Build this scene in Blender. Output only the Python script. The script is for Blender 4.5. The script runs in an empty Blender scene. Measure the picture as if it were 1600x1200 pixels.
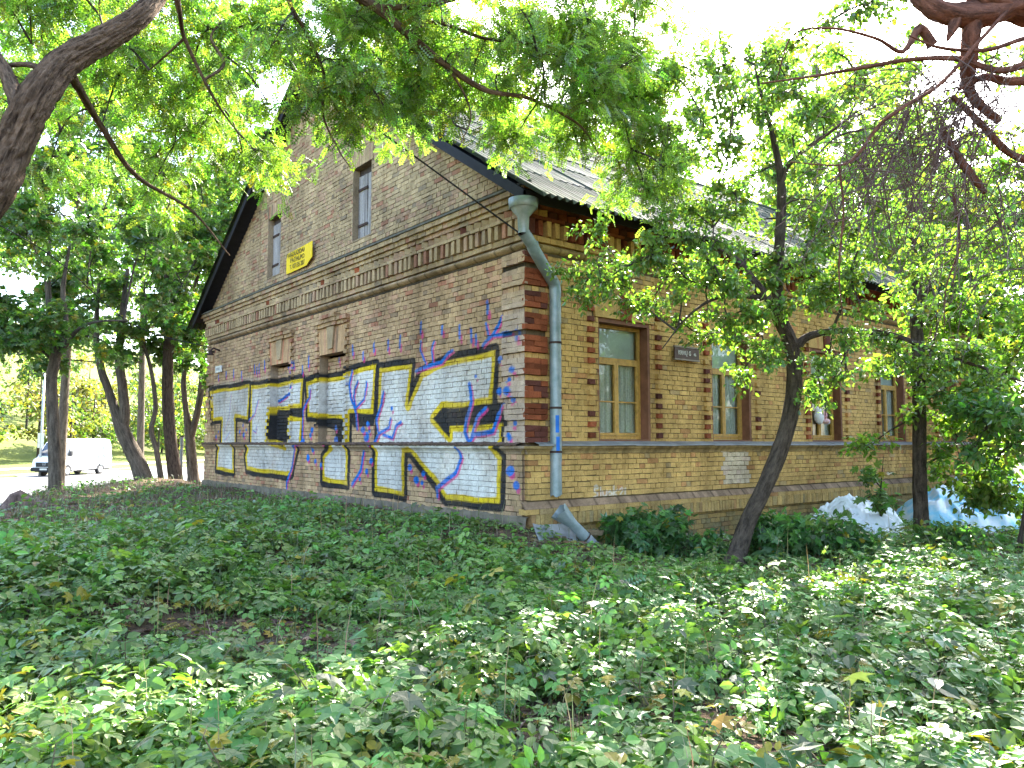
import bpy, math, random
import numpy as np
from mathutils import Vector, noise as mnoise

# ---------------------------------------------------------------- camera, sky, sun, exposure
scene = bpy.context.scene
R = math.radians
CAM = np.array((-7.06, -8.44, 1.15))
cam_data = bpy.data.cameras.new('camera')
cam_data.sensor_fit = 'HORIZONTAL'
cam_data.sensor_width = 36.0
cam_data.lens = 27.0
cam_data.clip_start = 0.05
cam_data.clip_end = 2000.0
cam = bpy.data.objects.new('camera', cam_data)
scene.collection.objects.link(cam)
YAW, PITCH = R(51.07), math.atan(92 / 1200)
FWD = Vector((math.cos(YAW) * math.cos(PITCH), math.sin(YAW) * math.cos(PITCH), math.sin(PITCH)))
cam.location = CAM
cam.rotation_euler = FWD.to_track_quat('-Z', 'Y').to_euler()
scene.camera = cam

SUN_EL, SUN_AZ = R(40), R(31)          # azimuth from +X towards +Y
world = bpy.data.worlds.new('World')
scene.world = world
world.use_nodes = True
wn = world.node_tree.nodes
sky = wn.new('ShaderNodeTexSky')
sky.sky_type = 'NISHITA'
sky.sun_disc = False
sky.sun_elevation = SUN_EL
sky.sun_rotation = R(90) - SUN_AZ
sky.air_density = 1.0
sky.dust_density = 2.0
world.node_tree.links.new(sky.outputs[0], wn['Background'].inputs[0])
wn['Background'].inputs[1].default_value = 0.15

sun_data = bpy.data.lights.new('sun', 'SUN')
sun_data.energy = 4.6
sun_data.angle = R(0.53)
sun_data.color = (1.0, 0.94, 0.84)
sun = bpy.data.objects.new('sun', sun_data)
scene.collection.objects.link(sun)
SUNV = Vector((math.cos(SUN_EL) * math.cos(SUN_AZ), math.cos(SUN_EL) * math.sin(SUN_AZ), math.sin(SUN_EL)))
sun.rotation_euler = (-SUNV).to_track_quat('-Z', 'Y').to_euler()
sun.location = SUNV * 60

scene.view_settings.view_transform = 'Standard'
scene.view_settings.look = 'None'
scene.view_settings.exposure = 3.1
scene.view_settings.gamma = 1.0
scene.view_settings.use_curve_mapping = False
scene.cycles.use_denoising = True
scene.cycles.max_bounces = 7
scene.cycles.diffuse_bounces = 4
scene.cycles.transmission_bounces = 5
scene.cycles.transparent_max_bounces = 6
scene.cycles.glossy_bounces = 3
scene.cycles.caustics_reflective = False
scene.cycles.caustics_refractive = False
scene.cycles.sample_clamp_indirect = 6.0

# ---------------------------------------------------------------- helpers
COL = scene.collection
rng = np.random.default_rng(7)
random.seed(7)

def mesh_of(name, V, F, col=None, mats=(), midx=None, smooth=False):
    """F: one array (n,k) or a list of such arrays."""
    V = np.asarray(V, dtype=np.float32).reshape(-1, 3)
    Fs = [np.asarray(f, dtype=np.int32) for f in (F if isinstance(F, list) else [F])]
    Fs = [f for f in Fs if len(f)]
    me = bpy.data.meshes.new(name)
    loops = np.concatenate([f.ravel() for f in Fs])
    sizes = np.concatenate([np.full(len(f), f.shape[1], np.int32) for f in Fs])
    starts = np.concatenate([[0], np.cumsum(sizes)[:-1]]).astype(np.int32)
    me.vertices.add(len(V)); me.vertices.foreach_set('co', V.ravel())
    me.loops.add(len(loops)); me.loops.foreach_set('vertex_index', loops)
    me.polygons.add(len(sizes)); me.polygons.foreach_set('loop_start', starts)
    if midx is not None:
        me.polygons.foreach_set('material_index', np.asarray(midx, dtype=np.int32))
    me.polygons.foreach_set('use_smooth', np.full(len(sizes), bool(smooth)))
    for m in mats:
        me.materials.append(m)
    if col is not None:
        col = np.asarray(col, dtype=np.float32)
        if col.shape[1] == 3:
            col = np.hstack([col, np.ones((len(col), 1), np.float32)])
        at = me.attributes.new('Col', 'FLOAT_COLOR', 'POINT')
        at.data.foreach_set('color', col.ravel())
    me.update(calc_edges=True)
    return me

def link(name, data, parent=None, label=None, cat=None, group=None, kind=None, loc=None):
    o = bpy.data.objects.new(name, data)
    COL.objects.link(o)
    if parent is not None:
        o.parent = parent
    if loc is not None:
        o.location = loc
    if label: o['label'] = label
    if cat: o['category'] = cat
    if group: o['group'] = group
    if kind: o['kind'] = kind
    return o

def obj(name, V, F, mat, parent=None, col=None, smooth=False, **kw):
    mats = mat if isinstance(mat, (list, tuple)) else [mat]
    midx = kw.pop('midx', None)
    return link(name, mesh_of(name, V, F, col, mats, midx, smooth), parent, **kw)

class MB:
    """collects boxes, tubes and sheets; build() links them as ONE mesh object"""
    def __init__(s): s.V, s.F, s.C, s.n = [], [], [], 0
    def add(s, V, F, c=None):
        V = np.asarray(V, float).reshape(-1, 3)
        for f in (F if isinstance(F, list) and len(F) and isinstance(F[0], np.ndarray) else [np.asarray(F)]):
            s.F.append(f + s.n)
        s.V.append(V); s.C.append(np.tile(np.array(c if c is not None else (1, 1, 1), float)[:3], (len(V), 1)))
        s.n += len(V); return s
    def box(s, a, b, c=None):
        (x0, y0, z0), (x1, y1, z1) = a, b
        V = [(x0,y0,z0),(x1,y0,z0),(x1,y1,z0),(x0,y1,z0),(x0,y0,z1),(x1,y0,z1),(x1,y1,z1),(x0,y1,z1)]
        return s.add(V, [(0,3,2,1),(4,5,6,7),(0,1,5,4),(1,2,6,5),(2,3,7,6),(3,0,4,7)], c)
    def tube(s, P, r, n=10, cap=True, c=None):
        V, F = tube(P, r, n, cap); return s.add(V, F, c)
    def build(s, name, mat, parent=None, smooth=False, **kw):
        by = {}
        for f in s.F: by.setdefault(f.shape[1], []).append(f)
        return obj(name, np.concatenate(s.V), [np.concatenate(v) for v in by.values()], mat, parent, np.concatenate(s.C), smooth, **kw)

def catmull(P, sub):
    P = np.asarray(P, float)
    if len(P) < 3 or sub <= 1:
        return P
    Q = np.vstack([2 * P[0] - P[1], P, 2 * P[-1] - P[-2]])
    out = []
    for i in range(1, len(Q) - 2):
        p0, p1, p2, p3 = Q[i - 1:i + 3]
        for t in np.arange(sub) / sub:
            out.append(.5 * (2 * p1 + (p2 - p0) * t + (2 * p0 - 5 * p1 + 4 * p2 - p3) * t * t + (3 * p1 - p0 - 3 * p2 + p3) * t ** 3))
    out.append(P[-1])
    return np.array(out)

def tube(P, r, n=8, cap=True, rough=0.0, seed=0, bark=None, furrow=0.0):
    P = np.asarray(P, float); m = len(P)
    r = np.full(m, r, float) if np.isscalar(r) else np.interp(np.linspace(0, 1, m), np.linspace(0, 1, len(r)), r)
    T = np.gradient(P, axis=0); T /= np.linalg.norm(T, axis=1)[:, None] + 1e-9
    a = np.array([0, 0, 1.]) if abs(T[0][2]) < .9 else np.array([1., 0, 0])
    N = np.zeros_like(P); v = np.cross(T[0], a)
    for i in range(m):
        v = v - T[i] * (v @ T[i]); v /= np.linalg.norm(v) + 1e-9; N[i] = v
    B = np.cross(T, N)
    th = np.arange(n) / n * 2 * np.pi
    rad = np.repeat(r[:, None], n, 1)
    if rough:
        g = np.random.default_rng(seed)
        ph = g.uniform(0, 6.28, 6); s = np.cumsum(np.r_[0, np.linalg.norm(np.diff(P, axis=0), axis=1)])
        for k in range(6):
            rad *= 1 + rough / (1 + .35 * k) * np.sin((k * 2 + 3) * th[None] + ph[k] + s[:, None] * g.uniform(-3, 3) + .8 * np.sin(s[:, None] * g.uniform(4, 14)))
    if furrow:
        g = np.random.default_rng(seed + 50); s = np.cumsum(np.r_[0, np.linalg.norm(np.diff(P, axis=0), axis=1)])
        for fq in (7, 11, 16):
            ph = g.uniform(0, 6.28) + s[:, None] * g.uniform(-2, 2) + 1.1 * np.sin(s[:, None] * g.uniform(5, 9) + 3 * th[None]) + .7 * np.sin(s[:, None] * g.uniform(14, 22) + 2 * th[None])
            rad *= 1 - furrow * (1 - np.abs(np.sin(fq * .5 * th[None] * 2 + ph))) ** 2
    if bark is not None:
        s = np.cumsum(np.r_[0, np.linalg.norm(np.diff(P, axis=0), axis=1)]); rm = float(np.mean(r))
        bark.append(np.concatenate([np.stack([np.repeat(np.cos(th)[None] * rm, m, 0), np.repeat(np.sin(th)[None] * rm, m, 0), np.repeat(s[:, None], n, 1)], -1).reshape(-1, 3), np.zeros((2 if cap else 0, 3))]))
    V = P[:, None] + rad[..., None] * (np.cos(th)[None, :, None] * N[:, None] + np.sin(th)[None, :, None] * B[:, None])
    V = V.reshape(-1, 3)
    i = np.arange(m - 1)[:, None] * n; j = np.arange(n)[None]; k = (j + 1) % n
    F = np.stack([i + j, i + k, i + n + k, i + n + j], -1).reshape(-1, 4)
    if cap:
        V = np.vstack([V, P[0], P[-1]]); c0, c1 = m * n, m * n + 1
        jj = np.arange(n); kk = (jj + 1) % n
        F0 = np.stack([np.full(n, c0), kk, jj], -1); F1 = np.stack([np.full(n, c1), (m - 1) * n + jj, (m - 1) * n + kk], -1)
        return V, [F, np.vstack([F0, F1])]
    return V, [F]

def smoothstep(a, b, x):
    t = np.clip((np.asarray(x, float) - a) / (b - a), 0, 1); return t * t * (3 - 2 * t)

# ---------------------------------------------------------------- materials
def new_mat(name):
    m = bpy.data.materials.new(name); m.use_nodes = True
    nt = m.node_tree; b = nt.nodes['Principled BSDF']
    return m, nt, b
def nd(nt, t, **kw):
    n = nt.nodes.new(t)
    for k, v in kw.items(): setattr(n, k, v)
    return n
def noise(nt, scale, detail=4, rough=.6, coord='Object', vec=None):
    tc = nd(nt, 'ShaderNodeTexCoord'); n = nd(nt, 'ShaderNodeTexNoise')
    n.inputs['Scale'].default_value = scale; n.inputs['Detail'].default_value = detail; n.inputs['Roughness'].default_value = rough
    nt.links.new(vec if vec is not None else tc.outputs[coord], n.inputs['Vector']); return n.outputs['Fac']
def ramp(nt, fac, stops):
    r = nd(nt, 'ShaderNodeValToRGB'); e = r.color_ramp.elements
    while len(e) < len(stops): e.new(.5)
    for x, (p, c) in zip(e, stops):
        x.position = p; x.color = (*c, 1) if len(c) == 3 else c
    nt.links.new(fac, r.inputs[0]); return r.outputs[0]
def mix(nt, a, b, fac, mode='MIX'):
    m = nd(nt, 'ShaderNodeMix', data_type='RGBA', blend_type=mode)
    for s, v in ((m.inputs[0], fac), (m.inputs[6], a), (m.inputs[7], b)):
        if isinstance(v, (int, float)): s.default_value = v
        elif isinstance(v, tuple): s.default_value = (*v, 1)
        else: nt.links.new(v, s)
    return m.outputs[2]
def bump(nt, bsdf, h, strength=.3, dist=.01):
    b = nd(nt, 'ShaderNodeBump'); b.inputs['Strength'].default_value = strength; b.inputs['Distance'].default_value = dist
    nt.links.new(h, b.inputs['Height']); nt.links.new(b.outputs[0], bsdf.inputs['Normal'])
def attr(nt, name='Col'):
    return nd(nt, 'ShaderNodeAttribute', attribute_name=name).outputs['Color']

def plain(name, c, rough=.7, metal=0, var=.25, scale=8, bumps=.15, spec=.3, coord='Object'):
    m, nt, b = new_mat(name)
    n = noise(nt, scale, 6, coord=coord)
    dark = tuple(v * (1 - var) for v in c); light = tuple(min(1, v * (1 + var)) for v in c)
    nt.links.new(ramp(nt, n, [(.3, dark), (.7, light)]), b.inputs['Base Color'])
    b.inputs['Roughness'].default_value = rough; b.inputs['Metallic'].default_value = metal
    b.inputs['Specular IOR Level'].default_value = spec
    if bumps: bump(nt, b, noise(nt, scale * 4, 5, coord=coord), bumps, .01)
    return m

def masonry_mat(name, rough=.9):
    m, nt, b = new_mat(name)
    c = attr(nt)
    n1 = noise(nt, 1.1, 5, .65, 'Generated')
    tc = nd(nt, 'ShaderNodeNewGeometry').outputs['Position']
    big = noise(nt, .9, 5, .6, vec=tc); fine = noise(nt, 42, 6, .7, vec=tc); mid = noise(nt, 9, 4, .6, vec=tc)
    c = mix(nt, c, ramp(nt, big, [(.3, (.60, .58, .56)), (.62, (1.12, 1.1, 1.06))]), .85, 'MULTIPLY')
    mp = nd(nt, 'ShaderNodeMapping'); mp.inputs['Scale'].default_value = (2.6, 2.6, .28); nt.links.new(tc, mp.inputs[0])
    c = mix(nt, c, ramp(nt, noise(nt, 1.0, 5, .65, vec=mp.outputs[0]), [(.34, (.55, .52, .5)), (.5, (1.0, 1.0, 1.0))]), .6, 'MULTIPLY')
    c = mix(nt, c, ramp(nt, mid, [(.3, (.72, .70, .68)), (.62, (1.08, 1.08, 1.08))]), .7, 'MULTIPLY')
    c = mix(nt, c, ramp(nt, fine, [(.32, (.55, .52, .5)), (.55, (1.08, 1.08, 1.08))]), .6, 'MULTIPLY')
    nt.links.new(c, b.inputs['Base Color'])
    b.inputs['Roughness'].default_value = rough; b.inputs['Specular IOR Level'].default_value = .15
    bump(nt, b, fine, .5, .012)
    return m
M_BRICK = masonry_mat('brick')
M_MORTAR = masonry_mat('mortar', .95)

def bark_mat(name, dark, light, sx=9, sz=1.6, strength=.9, own=True):
    m, nt, b = new_mat(name)
    tc = nd(nt, 'ShaderNodeTexCoord'); mp = nd(nt, 'ShaderNodeMapping'); mp.inputs['Scale'].default_value = (sx, sx, sz)
    nt.links.new(nd(nt, 'ShaderNodeAttribute', attribute_name='Col').outputs['Vector'] if own else tc.outputs['Object'], mp.inputs[0])   # Col holds the straightened bark coordinates
    w = noise(nt, 1.0, 8, .65, vec=mp.outputs[0]); n2 = noise(nt, 26, 6, .7)
    c = ramp(nt, w, [(.32, dark), (.62, light)])
    c = mix(nt, c, ramp(nt, n2, [(.3, (.6, .6, .6)), (.7, (1.15, 1.15, 1.1))]), .7, 'MULTIPLY')
    nt.links.new(c, b.inputs['Base Color']); b.inputs['Roughness'].default_value = .95; b.inputs['Specular IOR Level'].default_value = .1
    h = nd(nt, 'ShaderNodeMath', operation='ADD'); nt.links.new(w, h.inputs[0]); nt.links.new(n2, h.inputs[1])
    bump(nt, b, h.outputs[0], strength, .03)
    return m
M_BARK_LOCUST = bark_mat('bark_locust', (.03, .019, .012), (.22, .145, .095), 30, 4, 1.0)
M_BARK_DARK = bark_mat('bark_dark', (.03, .022, .017), (.12, .088, .068), 26, 5)
M_BARK_GREY = bark_mat('bark_grey', (.05, .04, .032), (.17, .135, .105), 18, 3)
M_BARK_PINE = bark_mat('bark_pine', (.06, .03, .022), (.23, .10, .065), 24, 7)
M_TWIG = plain('twig', (.045, .033, .026), .9, bumps=0)
M_DEADTWIG = plain('dead_twig', (.10, .062, .05), .9, bumps=0)

def leaf_mat(name, trans=.45, gloss=.07, rough=.38, tint=(1.1, 1.36, .48)):
    m, nt, b = new_mat(name); nt.nodes.remove(b)
    out = nt.nodes['Material Output']
    c = attr(nt)
    n = noise(nt, 35, 3, vec=nd(nt, 'ShaderNodeNewGeometry').outputs['Position'])
    c = mix(nt, c, ramp(nt, n, [(.3, (.75, .78, .7)), (.7, (1.15, 1.12, 1.1))]), .8, 'MULTIPLY')
    d = nd(nt, 'ShaderNodeBsdfDiffuse'); t = nd(nt, 'ShaderNodeBsdfTranslucent'); g = nd(nt, 'ShaderNodeBsdfGlossy')
    g.inputs['Roughness'].default_value = rough
    nt.links.new(c, d.inputs[0]); nt.links.new(mix(nt, c, tint, 1.0, 'MULTIPLY'), t.inputs[0])
    m1 = nd(nt, 'ShaderNodeMixShader'); m1.inputs[0].default_value = trans
    nt.links.new(d.outputs[0], m1.inputs[1]); nt.links.new(t.outputs[0], m1.inputs[2])
    fr = nd(nt, 'ShaderNodeFresnel'); fr.inputs[0].default_value = 1.4
    fm = nd(nt, 'ShaderNodeMath', operation='MULTIPLY'); fm.inputs[1].default_value = gloss / .04; fm.use_clamp = True
    nt.links.new(fr.outputs[0], fm.inputs[0])
    cap = nd(nt, 'ShaderNodeMath', operation='MINIMUM'); cap.inputs[1].default_value = .16; nt.links.new(fm.outputs[0], cap.inputs[0])
    m2 = nd(nt, 'ShaderNodeMixShader'); nt.links.new(cap.outputs[0], m2.inputs[0])
    nt.links.new(m1.outputs[0], m2.inputs[1]); nt.links.new(g.outputs[0], m2.inputs[2])
    nt.links.new(m2.outputs[0], out.inputs[0])
    return m
M_LEAF = leaf_mat('leaf', .56, .03)
M_LEAF_THIN = leaf_mat('leaf_thin', .6, .02, .5, (1.08, 1.36, .5))
M_HERB = leaf_mat('herb_leaf', .42, .035, .4, (1.1, 1.3, .5))
M_DRY = leaf_mat('dry_leaf', .2, .02, .6, (1.1, 1, .8))

# ---------------------------------------------------------------- terrain
RD = np.array([.69, .72]); RD /= np.linalg.norm(RD); RN = np.array([RD[1], -RD[0]])     # along the road, and across it towards the house
VAN = np.array((3.66, 56.62))
ROAD_Z = -1.2
def road_s(x, y):      # distance from the line the van stands on, positive towards the house
    return (x - VAN[0]) * RN[0] + (y - VAN[1]) * RN[1]
def lump(x, y, s, seed=0.0):
    return (np.sin(x * s + 1.3 + seed) * np.cos(y * s * 1.17 + .4 + seed) + .5 * np.sin(x * s * 2.3 + y * s * 1.9 + 2 + seed) + .3 * np.cos(x * s * 4.7 - y * s * 4.1 + seed))
CREST = np.array([[-30, 1.0], [-9, 2.2], [-5.8, 6.6], [-5.0, 10.0], [-3.9, 15.6], [-.4, 20.0], [2.6, 23.6], [8, 30], [40, 62]])
def crest_d(x, y):     # beyond (positive) or before the crest of the bank above the road
    yc = np.interp(x, CREST[:, 0], CREST[:, 1])
    return (y - yc) * .72
def ground_z(x, y):
    x = np.asarray(x, float); y = np.asarray(y, float)
    t = smoothstep(-2.6, .9, y) * smoothstep(1.6, -.1, x)
    z = -.47 + .44 * t
    z = z + .035 * lump(x, y, .9) + .012 * lump(x, y, 3.1, 2)
    z = z - .1 * smoothstep(2, 14, y) * smoothstep(.5, -4, x)
    d = crest_d(x, y)
    k = smoothstep(-.6, 5.0, d)
    z = z * (1 - k) + (ROAD_Z - .03) * k
    s = road_s(x, y)
    far = np.maximum(0, -s - 3.2)
    z = np.where(s < -3.2, np.maximum(ROAD_Z + .10, ROAD_Z - .03 + far * .0) + .035 * np.minimum(far, 8) + .26 * np.maximum(0, far - 11) * (far > 11) * smoothstep(11, 30, far), z)
    return z
def ground_mat():
    m, nt, b = new_mat('soil_and_litter')
    p = nd(nt, 'ShaderNodeNewGeometry').outputs['Position']
    n1, n2, n3 = noise(nt, .35, 5, vec=p), noise(nt, 6, 6, .7, vec=p), noise(nt, 45, 5, .7, vec=p)
    c = ramp(nt, n2, [(.3, (.04, .028, .02)), (.5, (.10, .068, .045)), (.7, (.17, .12, .08))])
    c = mix(nt, c, ramp(nt, n3, [(.35, (.5, .48, .45)), (.65, (1.25, 1.2, 1.1))]), .8, 'MULTIPLY')
    at = attr(nt); sep = nd(nt, 'ShaderNodeSeparateColor'); nt.links.new(at, sep.inputs[0])
    grass = ramp(nt, n2, [(.3, (.07, .10, .02)), (.7, (.17, .19, .05))])
    c = mix(nt, c, grass, sep.outputs[0])
    nt.links.new(c, b.inputs['Base Color']); b.inputs['Roughness'].default_value = .95; b.inputs['Specular IOR Level'].default_value = .1
    bump(nt, b, n3, .7, .03)
    return m
M_GROUND = ground_mat()
def axis(lo, hi, a, b, fine, coarse):
    return np.unique(np.round(np.concatenate([-np.geomspace(1, lo, coarse)[::-1] + a + 1, np.arange(a, b, fine), b - 1 + np.geomspace(1, hi, coarse)]), 3))
gx_, gy_ = axis(400, 400, -16, 30, .28, 34), axis(200, 500, -12, 34, .28, 34)
GX_, GY_ = np.meshgrid(gx_, gy_, indexing='ij')
GZ_ = ground_z(GX_, GY_)
def grid_faces(nx, ny):
    i = np.arange(nx - 1)[:, None] * ny + np.arange(ny - 1)[None]
    return np.stack([i, i + ny, i + ny + 1, i + 1], -1).reshape(-1, 4)
gs = road_s(GX_, GY_)
gcol = np.zeros((GX_.size, 3)); gcol[:, 0] = np.maximum(smoothstep(-2.8, -3.6, gs), .75 * smoothstep(.5, 3, crest_d(GX_, GY_))).ravel()
obj('ground', np.stack([GX_, GY_, GZ_], -1).reshape(-1, 3), grid_faces(*GX_.shape), M_GROUND, col=gcol, smooth=True, kind='structure', label='bare brown soil with leaf litter around the house', cat='ground')
M_ASPHALT = plain('asphalt', (.16, .155, .15), .85, var=.12, scale=2.5, bumps=.1)
M_CONCRETE = plain('concrete', (.34, .33, .31), .85, var=.15, scale=3)
def strip(name, s0, s1, z, t0, t1, mat, z1=None, **kw):
    ts = np.linspace(t0, t1, 60); a = VAN + RN * s0; b = VAN + RN * s1
    V = np.concatenate([np.c_[a[0] + RD[0] * ts, a[1] + RD[1] * ts, np.full(60, z)], np.c_[b[0] + RD[0] * ts, b[1] + RD[1] * ts, np.full(60, z if z1 is None else z1)]])
    i = np.arange(59); return obj(name, V, np.stack([i, i + 60, i + 61, i + 1], -1), mat, kind='structure', **kw)
strip('road', -2.6, 26.0, ROAD_Z, -70, 150, M_ASPHALT, label='sunlit asphalt road beyond the trees', cat='road')
kb = MB()
for t in np.arange(-60, 120, 2.0):
    a = VAN + RN * -2.6 + RD * t; b = VAN + RN * -2.78 + RD * (t + 1.97)
    o = VAN + RD * t
    P = [o + RN * s + RD * u for u in (0, 1.98) for s in (-2.6, -2.78)]
    V = [(p[0], p[1], z) for z in (ROAD_Z - .1, ROAD_Z + .12) for p in P]
    kb.add(V, [(4, 5, 7, 6), (0, 1, 5, 4), (2, 6, 7, 3), (0, 4, 6, 2), (1, 3, 7, 5)])
kb.build('kerb', M_CONCRETE, kind='structure', label='pale concrete kerb along the far edge of the road', cat='kerb')
strip('footpath', -6.4, -8.2, ROAD_Z + .26, -70, 150, M_CONCRETE, z1=ROAD_Z + .32, label='pale footpath across the far grass verge', cat='footpath')

# ---------------------------------------------------------------- the brick house
# corner of the house at the origin; long wall along +X (faces -Y), gable wall along +Y (faces -X)
HL, GW, EAVE, RIDGE = 18.6, 14.25, 4.93, 9.62
RIDGE_Y = GW / 2
SLOPE = (RIDGE - EAVE) / RIDGE_Y
H = .082
house = link('brick_house', None, label='old yellow brick house with graffiti on its gable wall', cat='house')

def face_pts(face, u, z, d):
    u, z, d = np.broadcast_arrays(np.asarray(u, float), z, d)
    return np.stack([-d, u, z], -1) if face == 'g' else np.stack([u, -d, z], -1)

# --- spray paint: where each colour sits on the gable wall (metres along the wall, metres up)
def poly_sd(P, poly):
    poly = np.asarray(poly, float); a = poly; b = np.roll(poly, -1, 0)
    d = np.full(len(P), 1e9); inside = np.zeros(len(P), bool)
    for (ax, ay), (bx, by) in zip(a, b):
        ex, ey = bx - ax, by - ay
        t = np.clip(((P[:, 0] - ax) * ex + (P[:, 1] - ay) * ey) / (ex * ex + ey * ey + 1e-12), 0, 1)
        d = np.minimum(d, np.hypot(P[:, 0] - ax - t * ex, P[:, 1] - ay - t * ey))
        c = (ay > P[:, 1]) != (by > P[:, 1])
        with np.errstate(divide='ignore', invalid='ignore'):
            xi = ax + (P[:, 1] - ay) * ex / (ey if ey != 0 else 1e-12)
        inside ^= c & (P[:, 0] < xi)
    return np.where(inside, d, -d)
def line_d(P, L):
    L = np.asarray(L, float); d = np.full(len(P), 1e9)
    for (ax, ay), (bx, by) in zip(L[:-1], L[1:]):
        ex, ey = bx - ax, by - ay
        t = np.clip(((P[:, 0] - ax) * ex + (P[:, 1] - ay) * ey) / (ex * ex + ey * ey + 1e-12), 0, 1)
        d = np.minimum(d, np.hypot(P[:, 0] - ax - t * ex, P[:, 1] - ay - t * ey))
    return d
LETTERS = [[(13.96, 2.64), (10.93, 2.64), (10.99, 1.73), (11.91, 1.81), (11.85, 1.08), (11.76, 0.37), (13.15, 0.40), (13.15, 0.90), (13.01, 1.08), (13.00, 1.78), (13.74, 1.74)], [(10.83, 2.60), (7.67, 2.59), (7.73, 1.92), (9.52, 1.93), (9.68, 1.26), (8.43, 1.08), (8.39, 1.30), (8.95, 1.35), (8.84, 1.79), (7.67, 1.72), (7.73, 1.07), (7.87, 0.86), (8.04, 0.45), (8.39, 0.40), (10.85, 0.46), (10.98, 0.82), (10.81, 1.08)], [(7.54, 2.50), (4.37, 2.63), (4.45, 1.68), (5.43, 1.73), (5.41, 1.10), (5.38, 0.91), (5.36, 0.33), (6.49, 0.35), (6.51, 0.89), (6.04, 1.09), (6.06, 1.63), (7.38, 1.70)], [(4.24, 2.56), (3.07, 2.54), (3.20, 1.81), (2.80, 2.36), (2.03, 2.51), (0.68, 2.55), (0.77, 1.73), (2.12, 1.71), (2.39, 1.54), (1.93, 1.25), (1.93, 1.44), (0.51, 1.43), (0.53, 1.15), (0.64, 1.08), (0.48, 0.95), (0.50, 0.24), (1.92, 0.24), (2.21, 0.45), (3.04, 0.99), (3.22, 0.97), (3.21, 0.23), (4.27, 0.27), (4.29, 0.98), (4.34, 1.14)]]
VINES = [[(0.07, [(5.08, 1.42), (5.16, 1.74), (5.37, 2.00), (5.45, 2.32), (5.35, 2.57)]), (0.06, [(5.19, 1.80), (5.27, 2.05), (5.21, 2.24), (5.11, 2.36)]), (0.06, [(5.16, 1.83), (4.84, 2.00), (4.75, 2.31)]), (0.07, [(9.49, 2.14), (8.87, 2.30), (8.70, 2.66), (8.95, 2.94)]), (0.06, [(8.87, 2.30), (8.58, 2.21), (8.32, 2.45)]), (0.06, [(7.64, 1.11), (7.64, 1.88), (7.32, 2.15), (7.29, 2.32)]), (0.07, [(8.33, 0.13), (8.30, 0.31), (8.05, 0.61), (7.94, 1.04), (7.65, 1.18)]), (0.07, [(5.18, 0.34), (4.83, 0.63), (4.71, 0.99)]), (0.025, [(12.78, 1.45), (12.43, 1.83), (12.30, 2.51)]), (0.025, [(12.70, 1.23), (12.28, 1.48)]), (0.04, [(10.94, 1.71), (10.56, 1.86), (10.32, 2.21)]), (0.03, [(10.64, 1.46), (10.42, 1.42), (10.38, 1.58)]), (0.07, [(2.18, 0.28), (2.21, 0.40), (1.92, 0.55), (1.67, 0.67), (1.52, 0.92), (1.60, 1.06)]), (0.08, [(1.38, 1.17), (1.48, 1.32), (1.43, 1.54), (1.31, 1.80), (1.38, 2.06)]), (0.06, [(1.32, 1.17), (1.23, 1.40), (1.14, 1.56), (0.93, 1.67)]), (0.07, [(1.33, 1.17), (1.23, 1.29), (0.77, 1.32), (0.64, 1.55), (0.51, 1.70)]), (0.07, [(4.43, 1.14), (4.26, 1.31), (4.34, 1.58), (4.17, 1.85), (4.08, 2.08)]), (0.06, [(4.26, 1.33), (3.86, 1.44), (3.80, 1.60)]), (0.06, [(4.06, 1.31), (3.73, 1.23), (3.61, 1.47), (3.45, 1.53)]), (0.06, [(2.95, 2.40), (2.60, 2.44), (2.16, 2.49), (1.95, 2.63), (1.84, 2.66)]), (0.05, [(2.66, 2.50), (2.84, 2.74), (2.81, 2.90)]), (0.05, [(2.43, 2.52), (2.46, 2.74), (2.38, 2.85)]), (0.06, [(1.01, 2.65), (0.78, 2.77), (0.64, 2.92), (0.55, 3.05)]), (0.05, [(0.87, 2.78), (0.94, 2.98)]), (0.06, [(0.78, 2.77), (0.34, 2.76)])]]
INNER = [[(9.53, 1.95), (7.68, 1.92), (7.67, 1.71), (8.84, 1.77), (8.95, 1.35), (8.39, 1.30), (8.43, 1.08), (9.68, 1.24)], [(2.12, 1.71), (0.77, 1.73), (0.51, 1.71), (0.46, 1.41), (1.93, 1.44), (1.93, 1.25), (2.39, 1.54)], [(6.93, 1.65), (6.06, 1.63), (6.04, 1.09), (6.28, 1.09), (6.38, 1.44), (6.93, 1.52)], [(5.43, 1.71), (4.45, 1.65), (4.48, 1.50), (5.18, 1.49), (5.42, 1.62)]]
DOTS = [(0.57, 2.39, 0.06), (0.25, 2.23, 0.06), (0.36, 2.09, 0.05), (0.59, 1.93, 0.07), (0.38, 1.92, 0.08), (0.29, 1.78, 0.06), (0.22, 1.43, 0.05), (0.31, 1.24, 0.07), (0.29, 0.75, 0.09), (0.15, 0.53, 0.07), (3.04, 0.72, 0.07), (2.83, 0.51, 0.08), (2.63, 0.63, 0.06), (2.66, 0.47, 0.05), (4.59, 0.61, 0.07), (4.42, 0.82, 0.07), (4.90, 1.39, 0.05), (4.61, 1.37, 0.05), (4.72, 1.26, 0.10), (4.69, 1.51, 0.05), (1.22, 2.18, 0.04), (3.77, 1.78, 0.05), (4.87, 0.45, 0.05), (7.21, 0.83, 0.09), (6.85, 0.77, 0.06), (6.98, 1.01, 0.06), (6.37, 1.21, 0.09), (6.38, 1.46, 0.06), (6.58, 0.69, 0.06), (11.55, 1.45, 0.06), (11.25, 1.35, 0.07), (11.09, 1.47, 0.05), (11.33, 1.59, 0.05), (7.16, 1.42, 0.07), (7.24, 1.32, 0.06), (13.43, 1.32, 0.06), (13.24, 1.45, 0.04), (4.67, 1.49, 0.06), (4.85, 1.39, 0.07), (7.56, 1.20, 0.06)]
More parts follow.
